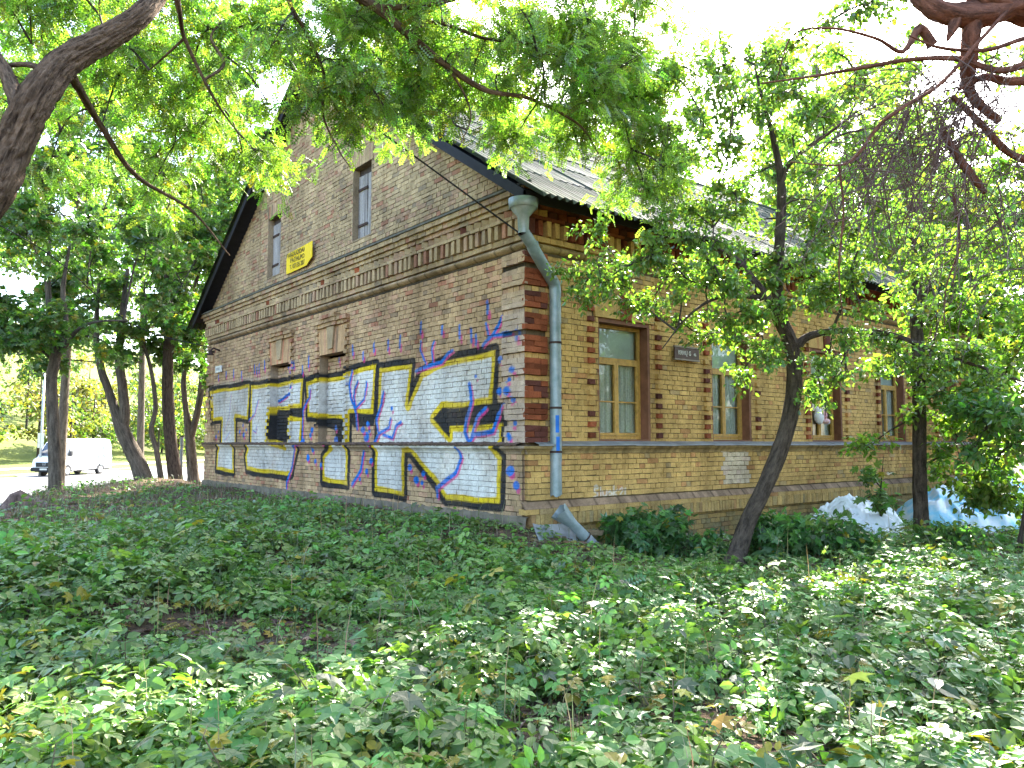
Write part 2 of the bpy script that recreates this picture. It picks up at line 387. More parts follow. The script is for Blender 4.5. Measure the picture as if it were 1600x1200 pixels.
TICKS = [(4.89, 2.79, 0.09), (4.48, 2.91, 0.12), (3.93, 2.90, 0.12), (3.51, 2.92, 0.14), (2.81, 3.09, 0.15), (2.16, 2.98, 0.10), (1.65, 2.89, 0.14), (1.32, 2.80, 0.14), (1.19, 2.73, 0.10), (0.15, 2.67, 0.10), (0.91, 3.18, 0.15), (7.39, 2.86, 0.16), (7.72, 2.74, 0.12), (6.29, 2.89, 0.14), (5.98, 2.88, 0.14), (5.33, 2.93, 0.13), (4.88, 2.80, 0.10), (8.39, 2.94, 0.12), (8.21, 2.88, 0.10), (8.90, 2.92, 0.12), (13.37, 2.93, 0.12), (12.72, 2.97, 0.12), (12.15, 2.95, 0.14), (11.54, 2.87, 0.12), (10.64, 2.95, 0.16), (10.31, 2.93, 0.16), (9.95, 3.00, 0.14), (10.47, 2.90, 0.12)]
WHITE, BLACK, YELLOW = (.62, .60, .575), (.03, .029, .031), (.68, .48, .02)
BLUE, PINK = (.012, .16, .58), (.62, .05, .24)
def wob(P, s, a):
    return a * np.stack([np.sin(P[:, 0] * s + 2 * np.sin(P[:, 1] * s * .7)), np.sin(P[:, 1] * s * 1.1 + 1 + 2 * np.sin(P[:, 0] * s * .6))], -1)
def paint(base, u, z):
    """base colours (n,3) at wall points -> colours with the graffiti over them"""
    P0 = np.stack([u, z], -1); c = base.copy()
    near = (z < 4.1) & (z > -.1)
    if not near.any(): return c
    idx = np.where(near)[0]; P = P0[idx] + wob(P0[idx], 5, .012); cc = c[idx]
    sd = np.full(len(P), -9.0)
    for L in LETTERS: sd = np.maximum(sd, poly_sd(P, L))
    def put(mask, colr, a=1.0):
        m = np.clip(mask, 0, 1)[:, None] * a
        cc[:] = cc * (1 - m) + np.array(colr) * m
    soft = .015
    # pale wash on the corner strip and around the drips
    fz = np.clip((3.35 - P[:, 1]) / .3, 0, 1) * (P[:, 0] < .50)
    put(fz * .45 * (P[:, 1] > 1.1), (.60, .48, .42))
    top = np.interp(P[:, 0], [0, 2, 5, 9, 13, 14.3], [3.05, 3.0, 2.9, 2.85, 2.75, 2.7])
    put(((sd + .24) / .1) * (P[:, 1] > top - .1) * .6, (.52, .46, .42), .6)
    for L in INNER: put((poly_sd(P, L) + .05) / soft, BLACK)
    put((sd + .112 + .012 * np.sin(P[:, 0] * 3.1) * np.sin(P[:, 1] * 4)) / soft, BLACK)
    put(sd / soft, YELLOW)
    put((sd - .092 - .016 * np.sin(P[:, 0] * 5.1) * np.sin(P[:, 1] * 6.3)) / soft, WHITE)
    for w, L in VINES[0]:
        L = np.asarray(L)
        put((w * .55 - line_d(P, L + np.array([-.045, -.03]))) / soft, PINK, .85)
    for w, L in VINES[0]:
        put((w * .62 - line_d(P, L)) / soft, BLUE)
    for y, zz, r in DOTS:
        put((r * .8 - np.hypot(P[:, 0] - y + .05, P[:, 1] - zz + .07)) / soft, PINK, .85)
        put((r - np.hypot((P[:, 0] - y) * .9, P[:, 1] - zz)) / soft, BLUE)
    for y, zz, r in TICKS:
        put((.045 - line_d(P, [(y - .05, zz - r * .8), (y - .05, zz - r * .2)])) / .02, PINK, .8)
        put((.04 - line_d(P, [(y, zz - r * .3), (y, zz + r)])) / .02, BLUE, .9)
    # worn paint: the brick shows through in patches
    P1 = P0[idx]; w = np.clip(.05 + .20 * np.sin(P1[:, 0] * 2.3 + 3 * np.sin(P1[:, 1] * 1.7)) * np.sin(P1[:, 1] * 3.9 + 2 * np.sin(P1[:, 0] * 2.9)) + .12 * np.sin(P1[:, 0] * 23 + 5 * np.sin(P1[:, 1] * 31)) * np.sin(P1[:, 1] * 41), 0, .3)[:, None] * (.3 + .7 * (cc.mean(1, keepdims=True) > .1))
    fade = .14 * smoothstep(7, 13.5, P1[:, 0])[:, None] * (np.abs(cc - c[idx]).sum(1, keepdims=True) > .05) * (cc.min(1, keepdims=True) > .3); cc = cc * (1 - fade) + np.array([.26, .23, .20]) * fade * (cc.mean(1, keepdims=True) * 0 + 1)
    c[idx] = cc * (1 - w) + c[idx] * w
    return c

# --- bricks
def brick_colours(face, n, kind='wall', z=None, u=None):
    g = rng.random((n, 1)); h = rng.random((n, 1)); k = rng.random((n, 1))
    if kind == 'red':
        c = np.array([[.27, .075, .032]]) * (.55 + .75 * g) * np.array([[1, 1, 1]]); c = np.where(h < .25, np.array([[.13, .045, .032]]) * (.8 + .4 * g), c)
        return c
    if face == 's':
        c = np.array([[.60, .37, .125]]) * (.92 + .18 * g)
        c = np.where(h < .08, np.array([[.52, .26, .10]]) * (.8 + .4 * g), c)
        c = np.where(h > .96, np.array([[.46, .31, .14]]) * (.75 + .4 * g), c)
    else:
        c = np.array([[.45, .325, .19]]) * (.84 + .28 * g)
        c = np.where(h < .20, np.array([[.44, .285, .185]]) * (.8 + .36 * g), c)
        c = np.where(h < .045, np.array([[.38, .19, .12]]) * (.8 + .4 * g), c)
        c = np.where(h > .92, np.array([[.32, .24, .16]]) * (.75 + .4 * g), c)
        if z is not None:
            lo = (z < 4.0)[:, None]
            c = np.where(lo, c * np.array([[1.08, 1.0, .98]]), c)
    if z is not None and face == 's':
        low = np.clip((.62 - z) / .9, 0, 1)[:, None] * (.4 + .6 * k)
        c = c * (1 - low) + np.array([[.15, .13, .07]]) * low * (.7 + .6 * k)
        if u is not None:
            wash = ((np.abs(u - 4.95) < .36) & (z > .38) & (z < 1.03))[:, None]
            c = np.where(wash, c * .45 + .36 * np.array([[1, .92, .8]]), c)
            wash = ((np.abs(u - 9.3) < .2) & (z > .30) & (z < 1.03))[:, None]
            c = np.where(wash, c * .8, c)
    return c

class Bricks:
    def __init__(s): s.rows = []
    def add(s, face, u0, u1, z0, z1, d, back=-.03, kind='wall'):
        s.rows.append((face, u0, u1, z0, z1, d, back, kind))
def brick_mesh(face, r, nu=1, nz=1, red=None, jit=.003):
    """r: (n,6) u0 u1 z0 z1 d back -> verts, [quads]; front face a nu x nz sheet so that paint can cross it"""
    n = len(r); u0, u1, z0, z1, d, bk = r.T
    U = np.linspace(0, 1, nu + 1); Z = np.linspace(0, 1, nz + 1); uu, zz = np.meshgrid(U, Z, indexing='ij'); uu = uu.ravel(); zz = zz.ravel(); k = len(uu)
    ju = rng.normal(0, jit, (n, 4)); jz = rng.normal(0, jit, (n, 4)); jd = rng.normal(0, jit * .9, (n, 4))
    w = np.stack([(1 - uu) * (1 - zz), uu * (1 - zz), uu * zz, (1 - uu) * zz], 1)       # k,4
    fu = u0[:, None] + (u1 - u0)[:, None] * uu + ju @ w.T
    fz = z0[:, None] + (z1 - z0)[:, None] * zz + jz @ w.T
    fd = d[:, None] + jd @ w.T + rng.normal(0, jit * .8, (n, 1))
    cu = np.stack([u0, u1, u1, u0], 1); cz = np.stack([z0, z0, z1, z1], 1)
    Vf = face_pts(face, fu, fz, fd); Vb = face_pts(face, cu, cz, np.repeat(bk[:, None], 4, 1))
    V = np.concatenate([Vf, Vb], 1); m = k + 4
    i = np.arange(nu)[:, None] * (nz + 1) + np.arange(nz)[None]
    ff = np.stack([i, i + nz + 1, i + nz + 2, i + 1], -1).reshape(-1, 4)
    c = [0, nu * (nz + 1), nu * (nz + 1) + nz, nz]; b = [k, k + 1, k + 2, k + 3]
    sf = np.array([[c[0], b[0], b[1], c[1]], [c[1], b[1], b[2], c[2]], [c[2], b[2], b[3], c[3]], [c[3], b[3], b[0], c[0]]])
    f1 = np.vstack([ff, sf])
    if face == 'g': f1 = f1[:, ::-1]
    F = (f1[None] + (np.arange(n) * m)[:, None, None]).reshape(-1, 4)
    return V, F, m, fu, fz, cu, cz
def cut(spans, a, b):
    out = []
    for s, e in spans:
        if b <= s or a >= e: out.append((s, e)); continue
        if a > s: out.append((s, a))
        if b < e: out.append((b, e))
    return [(s, e) for s, e in out if e - s > .03]
def lay(B, face, z0, z1, spans, d, k, back=-.03, kind='wall'):
    """one course of English bond: stretchers on even courses, headers on odd ones"""
    pitch = .262 if k % 2 == 0 else .131
    off = (.0655 if k % 4 < 2 else .131 + .0655) if k % 2 == 0 else 0
    for s, e in spans:
        us = np.arange(math.floor((s - off) / pitch) * pitch + off, e + pitch, pitch)
        us = np.unique(np.clip(us, s, e))
        for a, b in zip(us[:-1], us[1:]):
            if b - a < .03: continue
            B.add(face, a + .005, b - .005, z0 + .005, z1 - .005, d, back, kind)

SW = [(1.5, 2.7), (4.38, 5.56), (7.72, 8.94), (10.74, 11.94), (13.82, 15.02), (16.6, 17.6)]     # windows of the long wall
SWZ = (1.18, 3.12)
BW = [(5.64, 6.84), (8.36, 9.56)]           # bricked-up windows of the gable
BWZ = (1.12, 3.0)
AW = [(4.66, 5.42), (9.14, 9.92)]           # attic hatches
AWZ = (5.2, 6.68)
LEDGE = 1.10
B = Bricks()
rise = lambda z: max(0, (z - EAVE) / SLOPE)
for k in range(-7, 115):
    z0 = k * H; z1 = z0 + H; zm = z0 + H / 2
    # long wall
    if z1 <= LEDGE + .001 or (z0 >= 1.148 and z1 < 3.98):
        sp = [(0.0, HL)]
        d = .0
        if zm < -.03: d = .05
        elif zm < LEDGE: d = .05
        if zm > 1.12:
            for a, b in SW:
                if SWZ[0] < zm < SWZ[1]: sp = cut(sp, a, b)
                if SWZ[1] < zm < SWZ[1] + .40: sp = cut(sp, a - .14, b + .14)
            q = int((z0 - 1.148) // H)
            if z0 < 3.9 and q % 4 < 3: sp = cut(sp, -.1, .385 if q % 4 != 1 else .385)
        if not (-.03 < zm < .30): lay(B, 's', z0, z1, sp, d, k, back=-.04)
    # gable wall
    g0, g1 = rise(z1), GW - rise(z1)
    if z1 <= LEDGE + .001 or (z0 >= 1.148 and z1 < 3.98) or z0 > 4.92:
        if g1 - g0 < .2: continue
        sp = [(g0 + .01, g1 - .01)]; d = .0
        if zm < LEDGE: d = .05
        if z0 > 4.9: d = .0
        for a, b in BW:
            if BWZ[0] < zm < BWZ[1]: sp = cut(sp, a, b)
            if BWZ[1] < zm < BWZ[1] + .56: sp = cut(sp, a - .03, b + .03)
        for a, b in AW:
            if AWZ[0] < zm < AWZ[1]: sp = cut(sp, a, b)
            if AWZ[1] < zm < AWZ[1] + .33: sp = cut(sp, a - .06, b + .06)
        if 1.148 <= z0 < 3.9 and int((z0 - 1.148) // H) % 4 < 3: sp = cut(sp, -.1, .50); sp = cut(sp, GW - .5, GW + .1)
        lay(B, 'g', z0, z1, sp, d, k, back=-.04)
for a, b in BW:                                # brick infill of the bricked-up windows
    for k in range(14, 37):
        z0 = k * H
        if z0 + H < BWZ[1] + .02: lay(B, 'g', z0, z0 + H, [(a, b)], -.185, k + 1, back=-.23)
# straight moulded courses
for face, L in (('s', HL), ('g', GW)):
    base = 0.0
    def course(z0, z1, d, pitch=.262, dk=0, face=face, L=L, kind='wall'):
        us = np.arange(-d - .02, L + pitch, pitch) + .04 * dk
        us[0] = -d
        for a, b in zip(us[:-1], us[1:]):
            if a < L: B.add(face, a + .004, min(b, L + d) - .004, z0 + .004, z1 - .004, d, -.03, kind)
    rk = 'red' if face == 's' else 'wall'
    course(4.10, 4.19, .055, .262)
    course(4.42, 4.475, .115, .262, 1, kind=rk)
    course(4.585, 4.66, .11, .262, 2, kind=rk)
    course(4.66, 4.745, .155, .131, 0, kind=rk)
    course(4.745, 4.83, .20, .262, 1)
# plinth of the long wall
for a in np.arange(0, HL, .082): B.add('s', a + .005, a + .077, -.03, .135, .135, -.03, 'wall')
for a in np.arange(-.1, HL, .262): B.add('s', a + .005, a + .257, .139, .215, .125, -.03, 'wall')

rows = B.rows
geo = np.array([[r[1], r[2], r[3], r[4], r[5], r[6]] for r in rows])
isg = np.array([r[0] == 'g' for r in rows]); isred = np.array([r[7] == 'red' for r in rows])
cen = np.where(isg[:, None], np.c_[np.zeros(len(geo)), (geo[:, 0] + geo[:, 1]) / 2, (geo[:, 2] + geo[:, 3]) / 2], np.c_[(geo[:, 0] + geo[:, 1]) / 2, np.zeros(len(geo)), (geo[:, 2] + geo[:, 3]) / 2])
dv = cen - CAM; dist = np.linalg.norm(dv, axis=1)
facing = np.where(isg, dv[:, 0], dv[:, 1]) / dist
size = facing * (geo[:, 1] - geo[:, 0]) * (geo[:, 3] - geo[:, 2]) / dist ** 2
size[(cen[:, 2] < .1)] *= .2
single = np.zeros(len(geo), bool); single[np.argsort(-size)[:300]] = True
TAG = [[(1.42, 0.46), (1.33, 0.45), (1.33, 0.41), (1.40, 0.38), (1.40, 0.34), (1.32, 0.33)], [(1.34, 0.49), (1.37, 0.50), (1.40, 0.49)], [(1.47, 0.47), (1.47, 0.33)], [(1.51, 0.41), (1.52, 0.34), (1.59, 0.33), (1.60, 0.41)], [(1.67, 0.41), (1.63, 0.37), (1.67, 0.32), (1.72, 0.36), (1.67, 0.41)], [(1.76, 0.48), (1.75, 0.32)], [(1.84, 0.42), (1.76, 0.37), (1.84, 0.32)], [(1.88, 0.41), (1.95, 0.45), (1.97, 0.40), (1.89, 0.32), (1.98, 0.32)], [(2.02, 0.44), (2.02, 0.32)]]
def tag_paint(c, u, z):
    P = np.stack([u, z], -1); m = (np.abs(u - 1.75) < .75) & (np.abs(z - .48) < .25)
    if m.any():
        d = np.min([line_d(P[m], s) for s in TAG], axis=0)
        a = np.clip((.019 - d) / .012, 0, 1)[:, None] * .85
        c[m] = c[m] * (1 - a) + np.array([.62, .58, .52]) * a
    return c
def coloured(face, r, red, nu, nz):
    V, F, m, fu, fz, cu, cz = brick_mesh(face, r, nu, nz)
    zc = (r[:, 2] + r[:, 3]) / 2; uc = (r[:, 0] + r[:, 1]) / 2
    bc = brick_colours(face, len(r), 'wall', zc, uc)
    if red.any(): bc[red] = brick_colours(face, int(red.sum()), 'red')
    C = np.repeat(bc[:, None], m, 1)
    if nu > 1:
        k = fu.shape[1]
        flat = C.reshape(-1, 3); uu = np.concatenate([fu, cu], 1).ravel(); zz = np.concatenate([fz, cz], 1).ravel()
        flat = paint(flat, uu, zz) if face == 'g' else tag_paint(flat, uu, zz)
        C = flat.reshape(C.shape)
    return V, F, C
stuffV, stuffF, stuffC, n0 = [], [], [], 0
for face in 'gs':
    fine = (geo[:, 2] < 3.75) if face == 'g' else ((np.abs(cen[:, 0] - 1.75) < .75) & (np.abs(cen[:, 2] - .48) < .25))
    side = isg == (face == 'g')
    for fi in (True, False):
        for wide in (True, False):
            wd = (geo[:, 1] - geo[:, 0]) > .16
            for one in (True, False):
                m = side & (fine == fi) & (wd == wide) & (single == one)
                if not m.any(): continue
                nu, nz = ((12 if wide else 6), 4) if fi else (1, 1)
                V, F, C = coloured(face, geo[m], isred[m], nu, nz)
                if one:
                    nf = len(F) // len(V)
                    for q in range(len(V)):
                        c0 = V[q].mean(0)
                        o = obj('brick', V[q] - c0, F[:nf], M_BRICK, house, C[q]); o.location = c0
                else:
                    stuffV.append(V.reshape(-1, 3)); stuffF.append(F + n0); stuffC.append(C.reshape(-1, 3)); n0 += V.shape[0] * V.shape[1]
obj('brick_masonry', np.concatenate(stuffV), np.concatenate(stuffF), M_BRICK, house, np.concatenate(stuffC), kind='stuff')

# --- mortar body of the walls behind the bricks, with real openings
def wall_sheet(name, face, L, z0, z1, d, holes, cell, painted=False):
    us = np.unique(np.concatenate([np.arange(0, L, cell), [L], *[[a, b] for a, b, _, _ in holes]])) if cell else np.unique([0, L] + [v for h in holes for v in h[:2]])
    zs = np.unique(np.concatenate([np.arange(z0, z1, cell), [z1], *[[a, b] for _, _, a, b in holes]])) if cell else np.unique([z0, z1] + [v for h in holes for v in h[2:]])
    U, Z = np.meshgrid(us, zs, indexing='ij')
    V = face_pts(face, U, Z, np.full_like(U, d)).reshape(-1, 3)
    F = grid_faces(len(us), len(zs)); uc = (U.ravel()[F[:, 0]] + U.ravel()[F[:, 2]]) / 2; zc = (Z.ravel()[F[:, 0]] + Z.ravel()[F[:, 2]]) / 2
    keep = np.ones(len(F), bool)
    for a, b, c, e in holes: keep &= ~((uc > a) & (uc < b) & (zc > c) & (zc < e))
    col = np.tile(np.array([.12, .085, .045] if face == 's' else [.09, .07, .05]), (len(V), 1))
    if painted: col = paint(col, U.ravel(), Z.ravel()) * .5
    return obj(name, V, F[keep] if face == 's' else F[keep][:, ::-1], M_MORTAR, house, col)
PR = -.013
wall_sheet('side_wall', 's', HL, 1.10, 4.95, PR, [(a, b, *SWZ) for a, b in SW], 0)
wall_sheet('side_wall_base', 's', HL, -.9, 1.10, .035, [], 0)
wall_sheet('gable_wall', 'g', GW, 1.10, 3.95, PR, [(a, b, *BWZ) for a, b in BW], .03, True)
wall_sheet('gable_wall_base', 'g', GW, -.6, 1.10, .035, [], .03, True)
wall_sheet('gable_frieze', 'g', GW, 3.95, EAVE, PR, [], 0)
# triangle of the gable, with the two hatch openings
gm = MB()
zs = sorted({EAVE, AWZ[0], AWZ[1], RIDGE - .02})
for za, zb in zip(zs[:-1], zs[1:]):
    cuts = [0] + [v for a in AW for v in a] + [GW]
    lo = [rise(za), rise(zb)]
    segs = [(0, AW[0][0]), (AW[0][1], AW[1][0]), (AW[1][1], GW)] if za == AWZ[0] else [(0, GW)]
    for a, b in segs:
        A = [max(a, lo[0]), max(a, lo[1])]; Bq = [min(b, GW - lo[0]), min(b, GW - lo[1])]
        gm.add(face_pts('g', [A[0], Bq[0], Bq[1], A[1]], [za, za, zb, zb], PR), [(3, 2, 1, 0)], (.135, .11, .085))
gm.build('gable_top', M_MORTAR, house)
# far walls, so that the house is closed
fw = MB()
fw.add([(HL, 0, -.9), (HL, GW, -.9), (HL, GW, EAVE), (HL, RIDGE_Y, RIDGE - .05), (HL, 0, EAVE)], [(0, 1, 2, 3, 4)], (.3, .2, .1))
fw.add([(0, GW, -.9), (HL, GW, -.9), (HL, GW, EAVE), (0, GW, EAVE)], [(3, 2, 1, 0)], (.3, .2, .1))
fw.build('rear_wall', M_MORTAR, house)
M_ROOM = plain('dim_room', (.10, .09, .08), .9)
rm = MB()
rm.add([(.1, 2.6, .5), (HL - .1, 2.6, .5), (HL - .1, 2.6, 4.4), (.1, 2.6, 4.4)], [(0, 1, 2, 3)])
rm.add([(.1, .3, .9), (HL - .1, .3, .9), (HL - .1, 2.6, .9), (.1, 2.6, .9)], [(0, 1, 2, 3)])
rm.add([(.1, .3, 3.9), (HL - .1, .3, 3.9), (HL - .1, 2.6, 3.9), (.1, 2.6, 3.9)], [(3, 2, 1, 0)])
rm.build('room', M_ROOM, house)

# --- projecting brickwork, each brick its own part
def proud(name, face, u0, u1, z0, z1, d, back=-.02, kind='wall', painted=False, slant=0.0, tint=None):
    r = np.array([[u0, u1, z0, z1, d, back]])
    V, F, m, fu, fz, cu, cz = brick_mesh(face, r, 6 if painted else 1, 4 if painted else 1, jit=.004)
    bc = brick_colours(face, 1, kind, np.array([(z0 + z1) / 2]), np.array([u0]))
    if tint is not None: bc = bc * (1 - tint[3]) + np.array([tint[:3]]) * tint[3]
    C = np.repeat(bc, m, 0)
    if painted: C = paint(C, np.concatenate([fu, cu], 1).ravel(), np.concatenate([fz, cz], 1).ravel())
    c0 = V[0].mean(0)
    o = obj(name, V[0] - c0, F, M_BRICK, house, C); o.location = c0
    return o
for q in range(34):                          # quoins of the near corner and of the far end of the gable
    z0 = 1.15 + q * H
    if z0 + H > 3.97 or q % 4 == 3: continue
    for a, b in (((-.045, .13), (.13, .395)) if q % 2 else ((-.045, .262), (.262, .395))):
        proud('quoin_brick', 's', a + .003, b - .003, z0 + .003, z0 + H - .003, .05, kind='red')
    for a, b in (((-.043, .25), (.25, .50)) if q % 2 else ((-.043, .12), (.12, .38), (.38, .50))):
        proud('quoin_brick', 'g', a + .003, b - .003, z0 + .003, z0 + H - .003, .045, painted=True, tint=(.44, .32, .235, .5))
    for a, b in ((GW - .5, GW - .25), (GW - .25, GW + .04)):
        proud('quoin_brick', 'g', a + .003, b - .003, z0 + .003, z0 + H - .003, .045, painted=True)
for a, b in SW[:5]:                          # toothed bricks beside the windows, flat arches above
    for q in range(1, 34, 2):
        z0 = 1.148 + q * H
        if z0 > 3.5: continue
        for e in (a - .25, b + .135):
            proud('key_brick', 's', e, e + .118, z0 + .003, z0 + H - .003, .055, kind='red' if rng.random() < .62 else 'wall')
    n = 17; w = (b - a + .28) / n
    for i in range(n):
        t = (i + .5) / n - .5; lean = t * .18
        c = a - .14 + (i + .5) * w; k = 'red' if abs(i - n // 2) < 2 else 'wall'
        zt = SWZ[1] + .395
        V = np.array([(c - w / 2 * .93 - lean * .6, SWZ[1] + .004), (c + w / 2 * .93 - lean * .6, SWZ[1] + .004), (c + w / 2 * .93 + lean * .25, zt), (c - w / 2 * .93 + lean * .25, zt)])
        dd = .028 if k == 'wall' else .05
        P = np.vstack([face_pts('s', V[:, 0], V[:, 1], dd), face_pts('s', V[:, 0], V[:, 1], -.04)])
        cc = brick_colours('s', 1, k, np.array([3.]), np.array([c])); c0 = P.mean(0)
        o = obj('lintel_brick', P - c0, [np.array([(0, 1, 2, 3), (1, 0, 4, 5), (2, 1, 5, 6), (3, 2, 6, 7), (0, 3, 7, 4)])], M_BRICK, house, np.repeat(cc, 8, 0)); o.location = c0
for a, b in BW:
    for q in range(0, 34, 2):
        z0 = 1.148 + q * H
        if z0 > 3.62: continue
        for e in (a - .15, b + .02):
            proud('key_brick', 'g', e, e + .13, z0 + .003, z0 + H - .003, .055, painted=True)
    n = 15; w = (b - a + .06) / n
    for i in range(n):
        c = a - .03 + (i + .5) * w; lean = ((i + .5) / n - .5) * .12
        V = np.array([(c - w * .46 - lean, BWZ[1] + .004), (c + w * .46 - lean, BWZ[1] + .004), (c + w * .46 + lean * .3, BWZ[1] + .55), (c - w * .46 + lean * .3, BWZ[1] + .55)])
        P = np.vstack([face_pts('g', V[:, 0], V[:, 1], .02), face_pts('g', V[:, 0], V[:, 1], -.04)])
        cc = brick_colours('g', 1, 'wall', np.array([3.])) * np.array([[1.12, 1.05, 1.0]]); c0 = P.mean(0)
        o = obj('lintel_brick', P - c0, [np.array([(3, 2, 1, 0), (1, 0, 4, 5)[::-1], (2, 1, 5, 6)[::-1], (3, 2, 6, 7)[::-1], (0, 3, 7, 4)[::-1]])], M_BRICK, house, np.repeat(cc, 8, 0)); o.location = c0
    mid = (a + b) / 2                         # key block and stepped hood
    hc = (.42, .31, .19)
    ks = MB()
    V = [(mid - .09, BWZ[1] + .10), (mid + .09, BWZ[1] + .10), (mid + .17, BWZ[1] + .56), (mid - .17, BWZ[1] + .56)]
    V = np.array(V); P = np.vstack([face_pts('g', V[:, 0], V[:, 1], .06), face_pts('g', V[:, 0], V[:, 1], -.03)])
    ks.add(P, [np.array([(3, 2, 1, 0), (5, 4, 0, 1), (6, 5, 1, 2), (7, 6, 2, 3), (4, 7, 3, 0)])], hc)
    ks.build('keystone', M_BRICK, house)
    for zz, hw0, hw1, dd in ((BWZ[1] + .575, -.74, -.30, .06), (BWZ[1] + .575, .30, .74, .06), (BWZ[1] + .655, -.78, -.33, .10), (BWZ[1] + .655, .33, .78, .10),
                             (BWZ[1] + .575, -.295, .295, .085), (BWZ[1] + .655, -.325, .325, .12), (BWZ[1] + .735, -.36, .36, .15)):
        us = np.linspace(mid + hw0, mid + hw1, max(2, int(abs(hw1 - hw0) / .125) + 1))
        for p, q2 in zip(us[:-1], us[1:]): proud('hood_brick', 'g', p + .003, q2 - .003, zz, zz + .074, dd)
for a, b in AW:
    n = 11; w = (b - a + .12) / n
    for i in range(n):
        c = a - .06 + (i + .5) * w
        proud('lintel_brick', 'g', c - w * .46, c + w * .46, AWZ[1] + .004, AWZ[1] + .32, .006)
for face, L in (('g', GW), ('s', 13.0)):      # dentils and dog-tooth course
    step = .165
    for i, u in enumerate(np.arange(.02, L, step)):
        proud('dentil', face, u, u + .085 + rng.normal(0, .004), 4.195, 4.415, .10 + rng.normal(0, .005), kind='red' if face == 's' and rng.random() < .75 else 'wall')
    for i, u in enumerate(np.arange(.02, L, .19)):
        cc = brick_colours(face, 1, 'red' if (face == 's' and rng.random() < .7) or rng.random() < .06 else 'wall', np.array([4.5]))
        t = rng.normal(0, .006)
        tri = [(u, .0), (u + .185, .0), (u + .13, .115 + t), (u + .02, .06 + t)]
        P = np.vstack([face_pts(face, [p[0] for p in tri], 4.482, [p[1] for p in tri]), face_pts(face, [p[0] for p in tri], 4.578, [p[1] for p in tri])]); c0 = P.mean(0)
        o = obj('dogtooth_brick', P - c0, [np.array([(0, 1, 2, 3), (7, 6, 5, 4), (1, 0, 4, 5), (2, 1, 5, 6), (3, 2, 6, 7), (0, 3, 7, 4)])], M_BRICK, house, np.repeat(cc, 8, 0)); o.location = c0

# --- string mouldings: profiles run along both faces
def moulding(name, face, L, prof, mat, painted=False, cell=.04, colr=(.3, .22, .13), pitch=None, u0=None, rough=0.0):
    prof = np.asarray(prof, float)
    us = np.arange(-(prof[:, 0].max() if u0 is None else -u0) + .001, L + cell, cell)
    U = np.repeat(us[:, None], len(prof), 1); D = np.repeat(prof[None, :, 0], len(us), 0).copy(); Z = np.repeat(prof[None, :, 1], len(us), 0).copy()
    if rough:
        D += rough * (np.sin(us * 3.1) * np.sin(us * 7.7) + rng.normal(0, .6, len(us)))[:, None] * (prof[:, 0] > .02); Z += rough * .6 * rng.normal(0, 1, U.shape)
    V = face_pts(face, U, Z, D).reshape(-1, 3); F = grid_faces(len(us), len(prof))
    C = np.tile(np.array(colr), (len(V), 1))
    if pitch:
        g = np.random.default_rng(int(L * 10)); tab = .75 + .5 * g.random(600); C *= tab[(U.ravel() / pitch).astype(int) % 600][:, None]
        joint = np.abs((U.ravel() / pitch) % 1 - .5) > .46; C[joint] *= .45
    if painted: C = paint(C, U.ravel(), Z.ravel())
    return obj(name, V, F if face == 's' else F[:, ::-1], mat, house, C)
tor = [(-.02, 3.975)] + [(.012 + .05 * math.sin(math.pi * t), 3.985 + .105 * t) for t in np.linspace(0, 1, 7)] + [(-.02, 4.098)]
moulding('torus_moulding', 's', HL, tor, M_BRICK, colr=(.42, .29, .12), pitch=.131)
moulding('torus_moulding', 'g', GW, tor, M_BRICK, colr=(.36, .255, .16), pitch=.131)
cav = [(.035, .985), (.052, .99), (.06, 1.02), (.085, 1.05), (.115, 1.07), (.12, 1.105), (-.02, 1.108)]
moulding('ledge_moulding', 's', HL, cav, M_BRICK, colr=(.36, .25, .11), cell=.041, pitch=.082)
moulding('ledge_moulding', 'g', GW, cav, M_BRICK, painted=True, colr=(.30, .22, .15), cell=.02)
M_FLASH = plain('zinc_flashing', (.22, .215, .21), .6, .3, var=.3, scale=3, bumps=.1)
M_CRUMB = plain('crumbling_brick_ledge', (.10, .062, .045), .95, var=.4, scale=10, bumps=.6)
for i, u in enumerate(np.arange(.12, HL, 1.02)):          # grey flashing in lengths on the long wall
    zt = rng.normal(0, .006); e = min(u + 1.03, HL)
    m = MB(); P = [(u, .004, 1.178), (e, .004, 1.178), (e, -.165, 1.128 + zt), (u, -.165, 1.128 - zt), (u, -.168, 1.105), (e, -.168, 1.105 + zt)]
    m.add(P, [(3, 2, 1, 0)]); m.add(P, [(2, 3, 4, 5)]); m.build('ledge_flashing', M_FLASH, house)
moulding('ledge_top', 'g', GW, [(.10, 1.109), (.15, 1.112), (.155, 1.135), (.08, 1.152), (-.02, 1.165)], M_CRUMB, colr=(1, 1, 1), cell=.05, rough=.012, u0=.02)
moulding('plinth_slope', 's', HL, [(.13, .212), (.128, .222), (.055, .308), (.03, .31)], M_BRICK, colr=(.26, .17, .11), cell=.04, pitch=.131)
moulding('cornice_top', 'g', GW, [(.2, 4.828), (.225, 4.835), (.225, 4.87), (.0, 4.965)], plain('mossy_flashing', (.12, .11, .085), .9, var=.4, scale=6), colr=(1, 1, 1), cell=.3)
M_FOUND = plain('rough_foundation', (.15, .12, .085), .95, var=.4, scale=5, bumps=.8)
moulding('foundation', 'g', GW, [(.03, .115), (.075, .10), (.09, .02), (.10, -.2), (.12, -.5)], M_FOUND, colr=(1, 1, 1), cell=.12, rough=.012)

